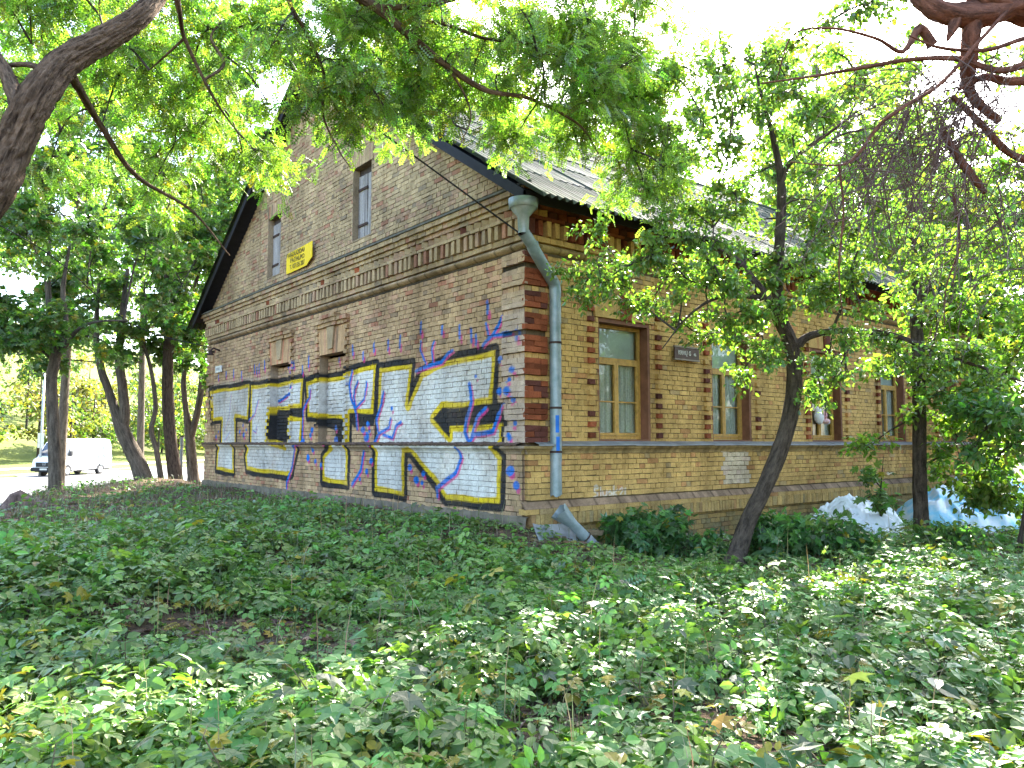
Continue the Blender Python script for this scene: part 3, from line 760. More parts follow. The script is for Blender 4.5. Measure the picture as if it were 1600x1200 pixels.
# --- windows of the long wall
M_FRAME = plain('ochre_paint', (.45, .25, .06), .6, var=.3, scale=14, bumps=.2)
M_REVEAL = plain('brown_reveal', (.19, .08, .042), .8, var=.3, scale=5, bumps=.2)
M_OLDPUTTY = plain('old_white_paint', (.5, .47, .42), .7, var=.2)
def glass_mat():
    m, nt, b = new_mat('window_glass'); nt.nodes.remove(b); out = nt.nodes['Material Output']
    t = nd(nt, 'ShaderNodeBsdfTransparent'); t.inputs[0].default_value = (.95, .985, .96, 1)
    g = nd(nt, 'ShaderNodeBsdfGlossy'); g.inputs['Roughness'].default_value = .015
    n = noise(nt, 2.5, 2); bp = nd(nt, 'ShaderNodeBump'); bp.inputs['Strength'].default_value = .06; bp.inputs['Distance'].default_value = .05
    nt.links.new(n, bp.inputs['Height']); nt.links.new(bp.outputs[0], g.inputs['Normal'])
    fr = nd(nt, 'ShaderNodeFresnel'); fr.inputs[0].default_value = 1.65
    mx = nd(nt, 'ShaderNodeMixShader'); nt.links.new(fr.outputs[0], mx.inputs[0]); nt.links.new(t.outputs[0], mx.inputs[1]); nt.links.new(g.outputs[0], mx.inputs[2])
    nt.links.new(mx.outputs[0], out.inputs[0]); return m
M_GLASS = glass_mat()
M_CURTAIN = leaf_mat('net_curtain', .15, .0, .6, (1, 1, 1))
M_PANE_REFLECTION = plain('pale_green_reflection', (.70, .80, .70), .9, var=.15, scale=2, bumps=0)  # reflected sky and trees of the upper panes, put in as colour
def framebox(mb, x0, x1, z0, z1, t, ya, yb):
    mb.box((x0, ya, z0), (x0 + t, yb, z1)); mb.box((x1 - t, ya, z0), (x1, yb, z1))
    mb.box((x0 + t, ya, z0), (x1 - t, yb, z0 + t)); mb.box((x0 + t, ya, z1 - t), (x1 - t, yb, z1))
for wi, (a, b) in enumerate(SW[:5]):
    z0, z1 = SWZ; zt = z0 + 1.28; xm = a + (b - a) * .47
    ya, yb = .17, .23
    fm = MB(); framebox(fm, a + .02, b - .05, z0 + .03, z1 - .07, .055, ya, yb)
    fm.box((a + .075, ya + .002, zt), (b - .105, yb - .002, zt + .06))
    win = fm.build('window', M_FRAME, house)
    for x0, x1 in ((a + .078, xm), (xm + .003, b - .108)):
        s = MB(); framebox(s, x0, x1, z0 + .088, zt - .003, .045, ya - .012, yb - .02)
        s.box((x0 + .045, ya - .008, z0 + .62), (x1 - .045, yb - .025, z0 + .642))
        sash = s.build('sash', M_FRAME, win)
        for za, zb in ((z0 + .133, z0 + .62), (z0 + .642, zt - .048)):
            p = MB(); p.add([(x0 + .045, .196, za), (x1 - .045, .196, za), (x1 - .045, .196, zb), (x0 + .045, .196, zb)], [(0, 1, 2, 3)]); p.build('pane', M_GLASS, win)
    p = MB(); p.add([(a + .075, .2, zt + .06), (b - .105, .2, zt + .06), (b - .105, .2, z1 - .125), (a + .075, .2, z1 - .125)], [(0, 1, 2, 3)]); p.build('pane', M_GLASS, win)
    xs = np.arange(a - .1, b + .1, .012); ys = .262 + .014 * np.sin(xs * 41 + wi) + .016 * np.sin(xs * 97 + 2 * wi)
    for (x_0, x_1, dens) in ((a - .1, a + (b - a) * .5, 1), (a + (b - a) * (.5 if wi != 0 else .55), b + .1, 1)):
        m = (xs >= x_0) & (xs <= x_1); k = m.sum()
        V = np.concatenate([np.c_[xs[m], ys[m], np.full(k, z0 - .1)], np.c_[xs[m], ys[m], np.full(k, zt + .02)]]); i = np.arange(k - 1)
        obj('curtain', V, np.stack([i, i + 1, i + 1 + k, i + k], -1), M_CURTAIN, win, np.tile((.92, .96, .90), (2 * k, 1)), True)
    bl = MB(); bl.add([(a - .05, .26, zt + .02), (b + .05, .26, zt + .02), (b + .05, .26, z1 + .02), (a - .05, .26, z1 + .02)], [(0, 1, 2, 3)]); bl.build('pane_reflection', M_PANE_REFLECTION, win)  # pale sheet behind the upper pane, painted in place of its reflection
    rv = MB()
    rv.box((a - .03, .004, z0 - .04), (a + .018, .30, z1 + .03)); rv.box((b - .048, .004, z0 - .04), (b + .03, .30, z1 + .03))
    rv.box((a + .018, .006, z1 - .066), (b - .048, .30, z1 + .03)); rv.box((a + .018, .006, z0 - .05), (b - .048, .30, z0 + .026))
    rv.build('reveal', M_REVEAL, win)
# --- bricked-up openings: their reveals
for a, b in BW:
    rv = MB(); rc = (.30, .22, .15)
    for u in (a, b):
        us = np.linspace(-.23, .0, 6); zz = np.arange(BWZ[0], BWZ[1] + .01, .04); Dg, Zg = np.meshgrid(us, zz, indexing='ij')
        V = face_pts('g', np.full(Dg.size, u), Zg.ravel(), Dg.ravel()); C = paint(np.tile(np.array(rc), (len(V), 1)), np.full(len(V), u), Zg.ravel())
        obj('reveal', V, grid_faces(*Dg.shape), M_BRICK, house, C)
    rv.add(face_pts('g', [a, b, b, a], BWZ[1], [-.23, -.23, .0, .0]), [(0, 1, 2, 3)], rc); rv.build('reveal', M_BRICK, house)
# --- attic hatches of grey planks
M_PLANK = bark_mat('weathered_plank', (.15, .13, .125), (.40, .36, .345), 14, .8, .35, False)
M_IRON = plain('rusty_iron', (.06, .035, .028), .85, .3)
for a, b in AW:
    fr = MB(); t = .07
    for u0_, u1_, z0_, z1_ in ((a, a + t, *AWZ), (b - t, b, *AWZ), (a + t, b - t, AWZ[1] - .14, AWZ[1])):
        fr.box((.15, u0_, z0_), (.24, u1_, z1_))
    fr.box((.22, a + t, AWZ[0]), (.245, b - t, AWZ[1] - .14))
    rv = MB()
    rv.box((-.001, a - .03, AWZ[0] - .03), (.26, a + .001, AWZ[1] + .03), (.30, .22, .14)); rv.box((-.001, b - .001, AWZ[0] - .03), (.26, b + .03, AWZ[1] + .03), (.30, .22, .14)); rv.box((-.001, a + .001, AWZ[1]), (.26, b - .001, AWZ[1] + .03), (.2, .15, .1)); rv.box((-.001, a + .001, AWZ[0] - .03), (.26, b - .001, AWZ[0]), (.3, .22, .14)); rv.build('reveal', M_BRICK, house)
    hatch = fr.build('attic_hatch', plain('dark_hatch_frame', (.055, .04, .035), .9), house)
    us = np.linspace(a + .02, b - .02, 5)
    for i, (p, q) in enumerate(zip(us[:-1], us[1:])):
        m = MB(); m.box((.12 + rng.normal(0, .005), p + .003, AWZ[0] + .01), (.149, q - .004, AWZ[1] - .15)); m.build('plank', M_PLANK, hatch)
    for zz in (AWZ[0] + .28, AWZ[0] + 1.02):
        m = MB(); m.box((.095, b - .42, zz), (.114, b - .04, zz + .05)); m.build('hinge', M_IRON, hatch)

# --- roof of corrugated sheets
def roof_mat():
    m, nt, b = new_mat('mossy_corrugated_sheet')
    p = nd(nt, 'ShaderNodeNewGeometry').outputs['Position']
    a, c2 = noise(nt, 2.2, 6, .7, vec=p), noise(nt, 20, 5, .7, vec=p)
    c = ramp(nt, a, [(.36, (.06, .058, .048)), (.46, (.035, .04, .02)), (.56, (.02, .036, .009))])
    c = mix(nt, c, ramp(nt, c2, [(.3, (.55, .55, .5)), (.7, (1.2, 1.2, 1.15))]), .8, 'MULTIPLY')
    nt.links.new(c, b.inputs['Base Color']); b.inputs['Roughness'].default_value = .9; bump(nt, b, c2, .5, .01); return m
M_ROOF = roof_mat()
M_TAR = plain('black_board', (.016, .015, .018), .8)
OH_G, OH_E = .36, .42
sl = math.hypot(RIDGE_Y + OH_E, (RIDGE_Y + OH_E) * SLOPE)
dn = np.array([0, -1, -SLOPE]) / math.hypot(1, SLOPE); up = np.array([0, -SLOPE, 1]) / math.hypot(1, SLOPE)
rf = MB()
for s in (0, 1):
    y = lambda v: v if s == 0 else GW - v
    rf.add([(-OH_G + .05, y(-OH_E + .02), EAVE - OH_E * SLOPE), (HL + OH_G, y(-OH_E + .02), EAVE - OH_E * SLOPE), (HL + OH_G, y(RIDGE_Y), RIDGE + .02), (-OH_G + .05, y(RIDGE_Y), RIDGE + .02)], [(0, 1, 2, 3) if s == 0 else (3, 2, 1, 0)])
roof = rf.build('roof', M_TAR, house)
SHW, SHL, wave = 1.12, 1.55, 8
xs = np.linspace(0, SHW + .07, 73); t = np.linspace(0, SHL + .12, 3)
Xs, Ts = np.meshgrid(xs, t, indexing='ij')
hh = .034 + .026 * np.cos(Xs / SHW * wave * 2 * np.pi) + .018 * (Ts / SHL)
V = np.stack([Xs, Ts * dn[1] + hh * up[1], Ts * dn[2] + hh * up[2]], -1).reshape(-1, 3)
V2 = V.copy(); V2 += np.array([0, up[1], up[2]]) * -.007
F = grid_faces(*Xs.shape); nV = len(V)
edge = np.arange(73) * 3 + 2
Fe = np.stack([edge[:-1], edge[1:], edge[1:] + nV, edge[:-1] + nV], -1)
fe0 = np.array([[0, 1, nV + 1, nV], [1, 2, nV + 2, nV + 1]])
sheet = mesh_of('roof_sheet', np.vstack([V, V2]), np.vstack([F[:, ::-1], F + nV, Fe, fe0]), None, [M_ROOF], None, True)
for s in (0, 1):
    for j in range(6):
        for i in range(17):
            if s == 1 and i > 0: continue
            o = link('roof_sheet', sheet, roof)
            top = np.array([-OH_G + i * SHW, RIDGE_Y, RIDGE + .035]) + dn * (j * SHL - .02 * (j == 0)) + np.array([0, 0, rng.normal(0, .004)])
            if s == 0: o.location = top
            else:
                o.location = (top[0] + SHW, GW - top[1], top[2]); o.rotation_euler = (0, 0, math.pi)
def board(name, P0, P1, h, tk, out):
    P0, P1 = np.array(P0, float), np.array(P1, float); o_ = np.array(out) * tk; v = np.array([0, 0, h])
    V = [P0, P1, P1 + v, P0 + v, P0 + o_, P1 + o_, P1 + v + o_, P0 + v + o_]
    return obj(name, V, np.array([(0, 1, 2, 3), (7, 6, 5, 4), (0, 4, 5, 1), (1, 5, 6, 2), (2, 6, 7, 3), (3, 7, 4, 0)]), M_TAR, roof)
ez = EAVE - OH_E * SLOPE
board('fascia', (-OH_G, -OH_E, ez - .13), (HL + OH_G, -OH_E, ez - .13), .15, .03, (0, 1, 0))
board('bargeboard', (-OH_G, -OH_E, ez - .16), (-OH_G, RIDGE_Y, RIDGE - .16), .17, .03, (1, 0, 0))
board('bargeboard', (-OH_G, GW + OH_E, ez - .16), (-OH_G, RIDGE_Y, RIDGE - .16), .17, .03, (1, 0, 0))
so = MB()
so.add([(-OH_G, -OH_E + .03, ez - .10), (HL, -OH_E + .03, ez - .10), (HL, .0, ez + .02), (-OH_G, 0, ez + .02)], [(0, 1, 2, 3)]); so.build('soffit', M_TAR, roof)
rc = MB(); rc.tube([(-OH_G - .03, RIDGE_Y, RIDGE + .09), (HL + OH_G, RIDGE_Y, RIDGE + .09)], .09, 10); rc.build('ridge_cap', M_ROOF, roof)

# --- zinc downpipe at the corner
def zinc():
    m, nt, b = new_mat('zinc_pipe')
    a, f = noise(nt, 5, 5, .65), noise(nt, 30, 4)
    c = ramp(nt, a, [(.3, (.15, .20, .195)), (.55, (.26, .295, .295)), (.75, (.34, .36, .355))])
    nt.links.new(c, b.inputs['Base Color']); b.inputs['Metallic'].default_value = .35; b.inputs['Roughness'].default_value = .5; bump(nt, b, f, .1, .01); return m
M_ZINC = zinc()
def ringed(P, r, n=18): return tube(P, r, n, False)
HOP = np.array((-0.33, -0.36, 4.42)); KN1 = np.array((-0.12, -0.33, 3.89)); KN2 = np.array((0.48, -0.10, 3.50))
V, F = ringed([HOP + (0, 0, -.36), HOP + (0, 0, -.12), HOP, HOP + (0, 0, .11)], [.075, .085, .19, .19]); 
downpipe = MB()
downpipe.tube([HOP + (KN1 - HOP) * .93, HOP + (0, 0, -.335)], [.082, .086], 18, False)
dpo = downpipe.build('downpipe', M_ZINC, house, True)
hp = MB(); hp.add(V, F)
V, F = ringed([HOP + (0, 0, -.01), HOP + (0, 0, .0), HOP + (0, 0, .12), HOP + (0, 0, .122)], [.195, .205, .215, .185]); hp.add(V, F); hp.build('hopper', M_ZINC, dpo, True)
el = MB(); el.tube(np.array([HOP + (KN1 - HOP) * .85, KN1, KN1 + (KN2 - KN1) * .12, KN1 + (KN2 - KN1) * .88, KN2, KN2 + (.018, 0, -.08), KN2 + (.02, 0, -.2)]), .088, 18, False); el.build('elbow', M_ZINC, dpo, True)
PX, PY = KN2[0] + .02, KN2[1]
zz = [KN2[2] - .17, 2.9, 1.95, 1.42, .88, .385]
for k, (za, zb) in enumerate(zip(zz[:-1], zz[1:])):
    s = MB(); V, F = tube([(PX, PY, za + .03), (PX, PY, (za + zb) / 2), (PX, PY, zb)], [.081, .086, .088], 20, False); s.add(V, F)
    if k == 4:
        V = np.array(s.V[0]); low = V[:, 2] < zb + .01; V[low, 2] += rng.uniform(-.02, .03, low.sum()); s.V[0] = V
    s.build('pipe_section', M_ZINC, dpo, True)
for zc in (2.62, 1.66, 1.02):
    s = MB(); V, F = tube([(PX, PY, zc - .016), (PX, PY, zc + .016)], .094, 18, False); s.add(V, F); s.box((PX - .012, PY, zc - .012), (PX + .012, .05, zc + .012)); s.build('bracket', M_IRON, dpo)
bp_ = MB(); M_BLUEP = plain('blue_spray', (.012, .13, .46), .6)
for za, zb, tw in ((1.30, 1.55, .0), (1.0, 1.24, .1)):
    th = np.linspace(-2.35, -1.75, 5) + tw; V = [(PX + .0915 * math.cos(a), PY + .0915 * math.sin(a), z) for z in (za, zb) for a in th]; bp_.add(V, [(i, i + 1, i + 6, i + 5) for i in range(4)])
bp_.build('spray_mark', M_BLUEP, dpo)
# --- lamp bracket high on the far end of the gable
wl = MB(); wl.tube([(-.0, 13.3, 3.72), (-.18, 13.3, 3.78), (-.26, 13.3, 3.70)], .025, 8); wl.tube([(-.26, 13.3, 3.72), (-.26, 13.3, 3.58)], [.03, .10], 12); wl.build('wall_lamp', M_IRON, house)

# ---------------------------------------------------------------- leaves
def T_(pts, tris): return np.array(pts, float), np.array(tris)
# x across, y along the midrib, z normal
LEAF_OVAL = T_([(0, 0, 0), (0, .5, -.02), (0, 1, -.1), (-.26, .28, .05), (-.25, .66, .03), (.26, .28, .05), (.25, .66, .03)],
               [(0, 1, 3), (1, 4, 3), (1, 2, 4), (0, 5, 1), (1, 5, 6), (1, 6, 2)])
LEAF_FAR = T_([(0, 0, 0), (-.33, .5, .06), (0, 1, -.08), (.33, .5, .06)], [(0, 2, 1), (0, 3, 2)])
LEAF_MAPLE = T_([(0, 0, 0), (0, .45, -.03), (-.20, .02, .02), (-.55, .18, -.02), (-.30, .35, .05), (-.62, .72, -.06), (-.20, .68, .04), (0, 1.08, -.12),
                 (.20, .68, .04), (.62, .72, -.06), (.30, .35, .05), (.55, .18, -.02), (.20, .02, .02)],
                [(0, 1, 2), (2, 1, 3), (3, 1, 4), (4, 1, 5), (5, 1, 6), (6, 1, 7), (7, 1, 8), (8, 1, 9), (9, 1, 10), (10, 1, 11), (11, 1, 12), (12, 1, 0)])
def frond(n=6, w=.09, l=.17):
    V, F = [], []
    for i in range(n):
        y = .18 + .72 * i / (n - 1)
        for s in (-1, 1):
            k = len(V); V += [(0, y, 0), (s * l * .5, y - w * .35 + .03, .01), (s * l, y + .05, -.03), (s * l * .5, y + w * .55 + .03, .01)]
            F += [(k, k + 1, k + 2), (k, k + 2, k + 3)] if s > 0 else [(k, k + 2, k + 1), (k, k + 3, k + 2)]
    k = len(V); V += [(0, .95, 0), (-w * .5, 1.02, 0), (0, 1.12, -.02), (w * .5, 1.02, 0)]; F += [(k, k + 2, k + 1), (k, k + 3, k + 2)]
    V = np.array(V, float); V[:, 2] -= .22 * V[:, 1] ** 2
    return V, np.array(F)
FROND = frond(6, .15, .20)
def compound():
    V, F = [], []
    for cx, cy, ang, s in ((0, .55, 0, .5), (-.06, .5, .9, .42), (.06, .5, -.9, .42), (-.1, .28, 1.45, .36), (.1, .28, -1.45, .36)):
        c, sn = math.cos(ang), math.sin(ang); k = len(V)
        for x, y, z in LEAF_OVAL[0]:
            x *= s * 1.15; y *= s; V.append((cx + c * x - sn * y, cy + sn * x + c * y, z * s - .1 * (cy + y * c) ** 2))
        F += [(a + k, b + k, d + k) for a, b, d in LEAF_OVAL[1]]
    return np.array(V), np.array(F)
LEAF_COMPOUND = compound()

def unit(v): return v / (np.linalg.norm(v, axis=-1, keepdims=True) + 1e-9)
def scatter(T, P, A, N, S, cols):
    """copies of leaf template T at P with midrib along A and normal near N"""
    tv, tf = T; A = unit(A); X = unit(np.cross(A, N)); N = np.cross(X, A)
    S = np.asarray(S).reshape(-1, 1, 1)
    V = P[:, None] + S * (tv[None, :, 0:1] * X[:, None] + tv[None, :, 1:2] * A[:, None] + tv[None, :, 2:3] * N[:, None])
    F = tf[None] + (np.arange(len(P)) * len(tv))[:, None, None]
    return V.reshape(-1, 3), F.reshape(-1, tf.shape[1]), np.repeat(cols, len(tv), 0)

def leaf_cols(g, n, base, var=.35, yellow=.04, ycol=(.30, .24, .03)):
    c = np.array([base]) * (1 + var * g.normal(0, .6, (n, 1))).clip(.45, 1.9)
    c = c * (1 + .12 * g.normal(0, 1, (n, 3)))
    y = g.random(n) < yellow
    c[y] = np.array(ycol) * (.6 + .6 * g.random((y.sum(), 1)))
    return c.clip(.004, .8)

class Crown:
    def __init__(s, seed): s.g = np.random.default_rng(seed); s.tV, s.tF, s.nt = [], [], 0; s.lP, s.lA, s.lN, s.lS, s.lC = [], [], [], [], []
    def twig(s, P, r0, r1, n=3):
        V, F = tube(P, [r0, r1], n, False); s.tV.append(V); s.tF.append(F[0] + s.nt); s.nt += len(V)
def grow(crown, skel, clumps, leaf, size, base, twigs=10, per=8, droop=.3, hub=.5, tr=.006, yellow=.04, spread=1.0, flat=.75, var=.35, sc=.55):
    """skel: (n,3) points of the limbs; clumps: list of (centre, radii)"""
    g = crown.g
    dist0 = [np.min(np.linalg.norm(skel - np.array(c), axis=1)) for c, _ in clumps]
    for ci in np.argsort(dist0):
        c, rad = clumps[ci]; c = np.array(c, float); rad = np.array(rad, float)
        near = np.argsort(np.linalg.norm((skel - c) * (1, 1, .7), axis=1))[:5]
        s0 = skel[g.choice(near)]
        L = np.linalg.norm(c - s0)
        midp = (s0 + c) / 2 + g.normal(0, .07 * L, 3) + np.array([0, 0, .08 * L])
        main = catmull([s0, midp, c], 4)
        crown.twig(main, min(.011 + .007 * L, tr * 5), tr * 1.2, 4)
        skel = np.vstack([skel, main[2:]])
        nt = max(2, int(twigs * g.uniform(.6, 1.35)))
        d = unit(g.normal(0, 1, (nt, 3))); d[:, 2] = d[:, 2] * .8
        E = c + d * rad * (g.random((nt, 1)) ** .45) * spread
        for e in E:
            st = main[g.integers(len(main) // 2, len(main))]
            l = np.linalg.norm(e - st)
            e = e - np.array([0, 0, droop * l * .35])
            m = (st + e) / 2 + g.normal(0, .09 * l, 3) + np.array([0, 0, droop * l * .25])
            tw = catmull([st, m, e], 4)
            crown.twig(tw, tr, tr * .35)
            k = max(2, int(per * g.uniform(.6, 1.4)))
            t = g.uniform(.15, 1, k) ** .7 * (len(tw) - 1); i = np.minimum(t.astype(int), len(tw) - 2); f = (t - i)[:, None]
            p = tw[i] * (1 - f) + tw[i + 1] * f; dr = unit(tw[i + 1] - tw[i])
            A = unit(dr * .5 + g.normal(0, .6, (k, 3)) + np.array([0, 0, -droop]))
            N = unit(np.array([0, 0, flat]) + g.normal(0, .5, (k, 3)))
            crown.lP.append(p + g.normal(0, size * sc, (k, 3))); crown.lA.append(A); crown.lN.append(N)
            crown.lS.append(size * g.uniform(.6, 1.2, k)); crown.lC.append(leaf_cols(g, k, base, var, yellow) * (.75 + .5 * g.random()))
def finish_crown(crown, leaf, mat, parent, twigmat=None, name='crown'):
    V, F, C = scatter(leaf, np.concatenate(crown.lP), np.concatenate(crown.lA), np.concatenate(crown.lN), np.concatenate(crown.lS), np.concatenate(crown.lC))
    tV = np.concatenate(crown.tV); tF = np.concatenate(crown.tF); nL = len(V)
    Ft = np.vstack([tF[:, [0, 1, 2]], tF[:, [0, 2, 3]]]) + nL
    midx = np.concatenate([np.zeros(len(F), int), np.ones(len(Ft), int)])
    return obj(name, np.vstack([V, tV]), np.vstack([F, Ft]), [mat, twigmat or M_TWIG], parent, np.vstack([C, np.tile((.05, .04, .03), (len(tV), 1))]), midx=midx)
def blobs(g, n, c, r, rad, shell=.5):
    """n clump centres in the ellipsoid (c, r), each of radius rad"""
    d = unit(g.normal(0, 1, (n, 3))); k = g.random((n, 1)) ** shell
    return [(p, np.array(rad) * g.uniform(.7, 1.3)) for p in np.array(c) + d * k * np.array(r)]
def tree(name, label, limbs, bark, seed, group=None, sides=10, rough=.03, cat='tree', sub=5, furrow=0.0):
    """limbs: list of (points, radii); the first is the trunk"""
    base = np.array(limbs[0][0][0], float)
    root = link(name, None, label=label, cat=cat, group=group, loc=base)
    skel = []
    for i, (P, r) in enumerate(limbs):
        Q = catmull(P, sub); bk = []; V, F = tube(Q, r, sides if i == 0 else max(6, sides * 2 // 3), True, rough, seed + i, bk, furrow)
        obj('trunk' if i == 0 else 'limb', V - base, F, bark, root, bk[0], True); skel.append(Q if i else Q[len(Q) // 3:])
    return root, base, np.concatenate(skel)
def local(crown, base):
    crown.tV = [v - base for v in crown.tV]; crown.lP = [p - base for p in crown.lP]; return crown

# ---------------------------------------------------------------- trees
def around(g, c, sa, su, sf):
    """a point near c: sa metres across the front of the house corner, su up, sf in depth"""
    a, u, f = g.normal(0, sa), g.normal(0, su), g.normal(0, sf)
    return (c[0] + .778 * a + .628 * f, c[1] - .628 * a + .778 * f, c[2] + u)
# furrowed locust leaning in from the left, its limbs reaching over the gable
root, base, skel = tree('locust_tree', 'big furrowed locust trunk leaning in at top left with limbs over the gable', [
    ([(-8.27, -0.70, -0.50), (-7.94, -0.46, 0.65), (-7.37, -1.16, 1.75), (-6.93, -1.57, 2.35), (-6.62, -1.87, 2.87), (-6.48, -1.89, 3.28), (-6.34, -1.92, 3.69), (-6.16, -1.84, 4.06), (-5.90, -1.82, 4.34), (-5.65, -1.80, 4.63), (-5.42, -1.64, 5.05), (-5.01, -1.54, 5.93)], [.28, .24, .20, .168, .15, .137, .127, .114, .104, .09, .08, .065]),
    ([(-6.40, -1.92, 3.53), (-6.45, -1.71, 3.76), (-6.50, -1.44, 4.05), (-6.63, -1.11, 4.41), (-6.78, -0.78, 4.88)], [.09, .06, .055, .05, .045]),
    ([(-6.27, -1.88, 3.95), (-6.38, -1.54, 4.10), (-6.55, -1.03, 4.22)], [.03, .022, .015]),
    ([(-5.01, -1.54, 5.93), (-4.40, -1.52, 5.96), (-3.79, -1.49, 5.83), (-3.33, -1.58, 5.67), (-2.95, -1.61, 5.49), (-2.51, -1.69, 5.25), (-2.05, -1.78, 5.09), (-1.53, -1.94, 5.08), (-0.89, -2.06, 4.91), (-0.55, -2.05, 4.64)], [.085, .075, .062, .052, .045, .038, .03, .022, .014, .008]),
    ([(-3.33, -1.58, 5.67), (-2.91, -1.80, 5.75), (-2.49, -1.90, 5.96), (-1.89, -2.04, 6.38)], [.035, .03, .025, .02]),
    ([(-2.95, -1.61, 5.49), (-2.64, -1.63, 5.74), (-1.97, -1.66, 5.77), (-1.19, -1.78, 5.90), (-0.43, -1.88, 5.87)], [.03, .024, .018, .013, .008]),
    ([(-1.53, -1.94, 5.08), (-1.17, -1.98, 5.09), (-0.93, -1.94, 5.37), (-0.43, -1.99, 5.67)], [.018, .014, .011, .007]),
    ([(-4.40, -1.52, 5.96), (-4.20, -1.38, 5.52), (-3.97, -1.28, 5.31), (-3.73, -1.19, 4.99), (-3.67, -1.07, 4.60), (-3.48, -1.07, 4.26), (-3.33, -1.04, 4.12)], [.035, .024, .02, .016, .012, .008, .005]),
    ([(-5.34, -1.59, 5.23), (-5.22, -1.41, 5.00), (-5.12, -1.22, 4.88), (-4.90, -1.11, 4.59), (-4.70, -0.99, 4.40), (-4.46, -0.91, 4.20)], [.04, .022, .019, .015, .011, .006]),
    ([(-5.12, -1.22, 4.88), (-5.24, -0.85, 4.77), (-5.29, -0.68, 4.73)], [.014, .009, .005]),
    ([(-6.16, -1.84, 4.06), (-5.99, -1.47, 4.04), (-5.73, -1.02, 3.93), (-5.33, -0.55, 3.71), (-4.67, -0.04, 3.62), (-4.20, 0.13, 3.24)], [.05, .035, .028, .022, .014, .007]),
    ([(-4.90, -1.11, 4.59), (-4.67, -0.94, 4.89), (-4.72, -0.68, 5.25), (-4.59, -0.55, 5.52)], [.012, .018, .014, .008]),
    ([(-2.51, -1.69, 5.25), (-2.29, -1.71, 4.98), (-2.20, -1.69, 4.75), (-2.25, -1.57, 4.49)], [.016, .012, .009, .005]),
], M_BARK_LOCUST, 11, sides=64, rough=.03, sub=22, furrow=.17)
cr = Crown(21); g = cr.g
cl = []
for cx, cy, cz, n, sa, su, sf in [(-6.09, 0.62, 5.88, 7, 0.33, 0.20, 0.8), (-5.10, 1.16, 5.43, 8, 0.53, 0.38, 1), (-4.51, 0.02, 5.61, 10, 0.42, 0.35, 1), (-3.85, -0.51, 5.61, 12, 0.42, 0.42, 1), (-3.18, -0.89, 5.31, 12, 0.43, 0.29, 0.8), (-3.43, -0.78, 4.91, 7, 0.42, 0.16, 0.6), (-2.41, -1.01, 5.35, 10, 0.45, 0.24, 0.8), (-2.21, -1.23, 6.03, 12, 0.53, 0.38, 1), (-1.48, -1.53, 5.68, 12, 0.54, 0.38, 1), (-0.82, -1.72, 6.14, 10, 0.55, 0.47, 1), (-0.15, -1.83, 5.73, 10, 0.33, 0.49, 1), (-1.75, -1.50, 4.90, 3, 0.38, 0.11, 0.5), (-2.93, -1.29, 5.90, 8, 0.42, 0.21, 1), (-4.48, 0.72, 4.83, 8, 0.45, 0.30, 1), (-3.95, 0.31, 4.60, 3, 0.19, 0.19, 0.5), (-5.63, 1.01, 4.77, 7, 0.42, 0.35, 1), (-5.87, 1.88, 4.46, 7, 0.30, 0.30, 1), (-5.49, 0.93, 5.74, 7, 0.43, 0.29, 0.8), (-6.16, 1.36, 5.61, 5, 0.28, 0.28, 0.6), (-0.61, -2.05, 5.11, 3, 0.27, 0.12, 0.4), (-4.66, 1.59, 4.09, 5, 0.32, 0.24, 0.8), (0.14, -1.99, 4.83, 3, 0.20, 0.16, 0.4), (0.28, -2.00, 6.48, 7, 0.29, 0.42, 0.6), (0.50, -1.99, 4.53, 5, 0.21, 0.21, 0.4), (0.42, -1.96, 4.99, 7, 0.29, 0.29, 0.4), (-0.48, -1.93, 5.43, 8, 0.40, 0.24, 0.5), (-1.85, -1.51, 5.88, 7, 0.45, 0.23, 0.6), (-0.52, -1.86, 6.43, 8, 0.48, 0.20, 0.5), (-1.19, -1.67, 6.03, 7, 0.39, 0.23, 0.5), (0.23, -2.03, 5.94, 5, 0.21, 0.25, 0.4), (-2.33, -1.42, 6.28, 8, 0.59, 0.11, 0.6), (-0.01, -2.04, 6.62, 7, 0.33, 0.20, 0.4), (0.50, -2.12, 5.90, 5, 0.17, 0.33, 0.4), (-5.82, 0.81, 5.78, 7, 0.35, 0.21, 0.6), (-4.78, 0.95, 4.98, 5, 0.38, 0.23, 0.8), (-1.36, -1.85, 5.35, 7, 0.45, 0.23, 0.5), (0.34, -1.93, 5.24, 5, 0.25, 0.33, 0.5), (-5.08, -0.15, 5.48, 7, 0.33, 0.27, 0.8), (-1.34, -1.95, 6.25, 7, 0.60, 0.15, 0.8), (-3.67, -0.94, 5.85, 7, 0.42, 0.21, 0.6)]:
    for _ in range(n):
        cl.append((around(g, (cx, cy, cz), sa, su, sf), (.52, .52, .36)))
grow(cr, skel, cl, FROND, .175, (.20, .30, .055), twigs=8, per=12, droop=.35, tr=.005, yellow=.04, flat=.6, sc=.3, var=.55)
finish_crown(local(cr, base), FROND, M_LEAF_THIN, root)

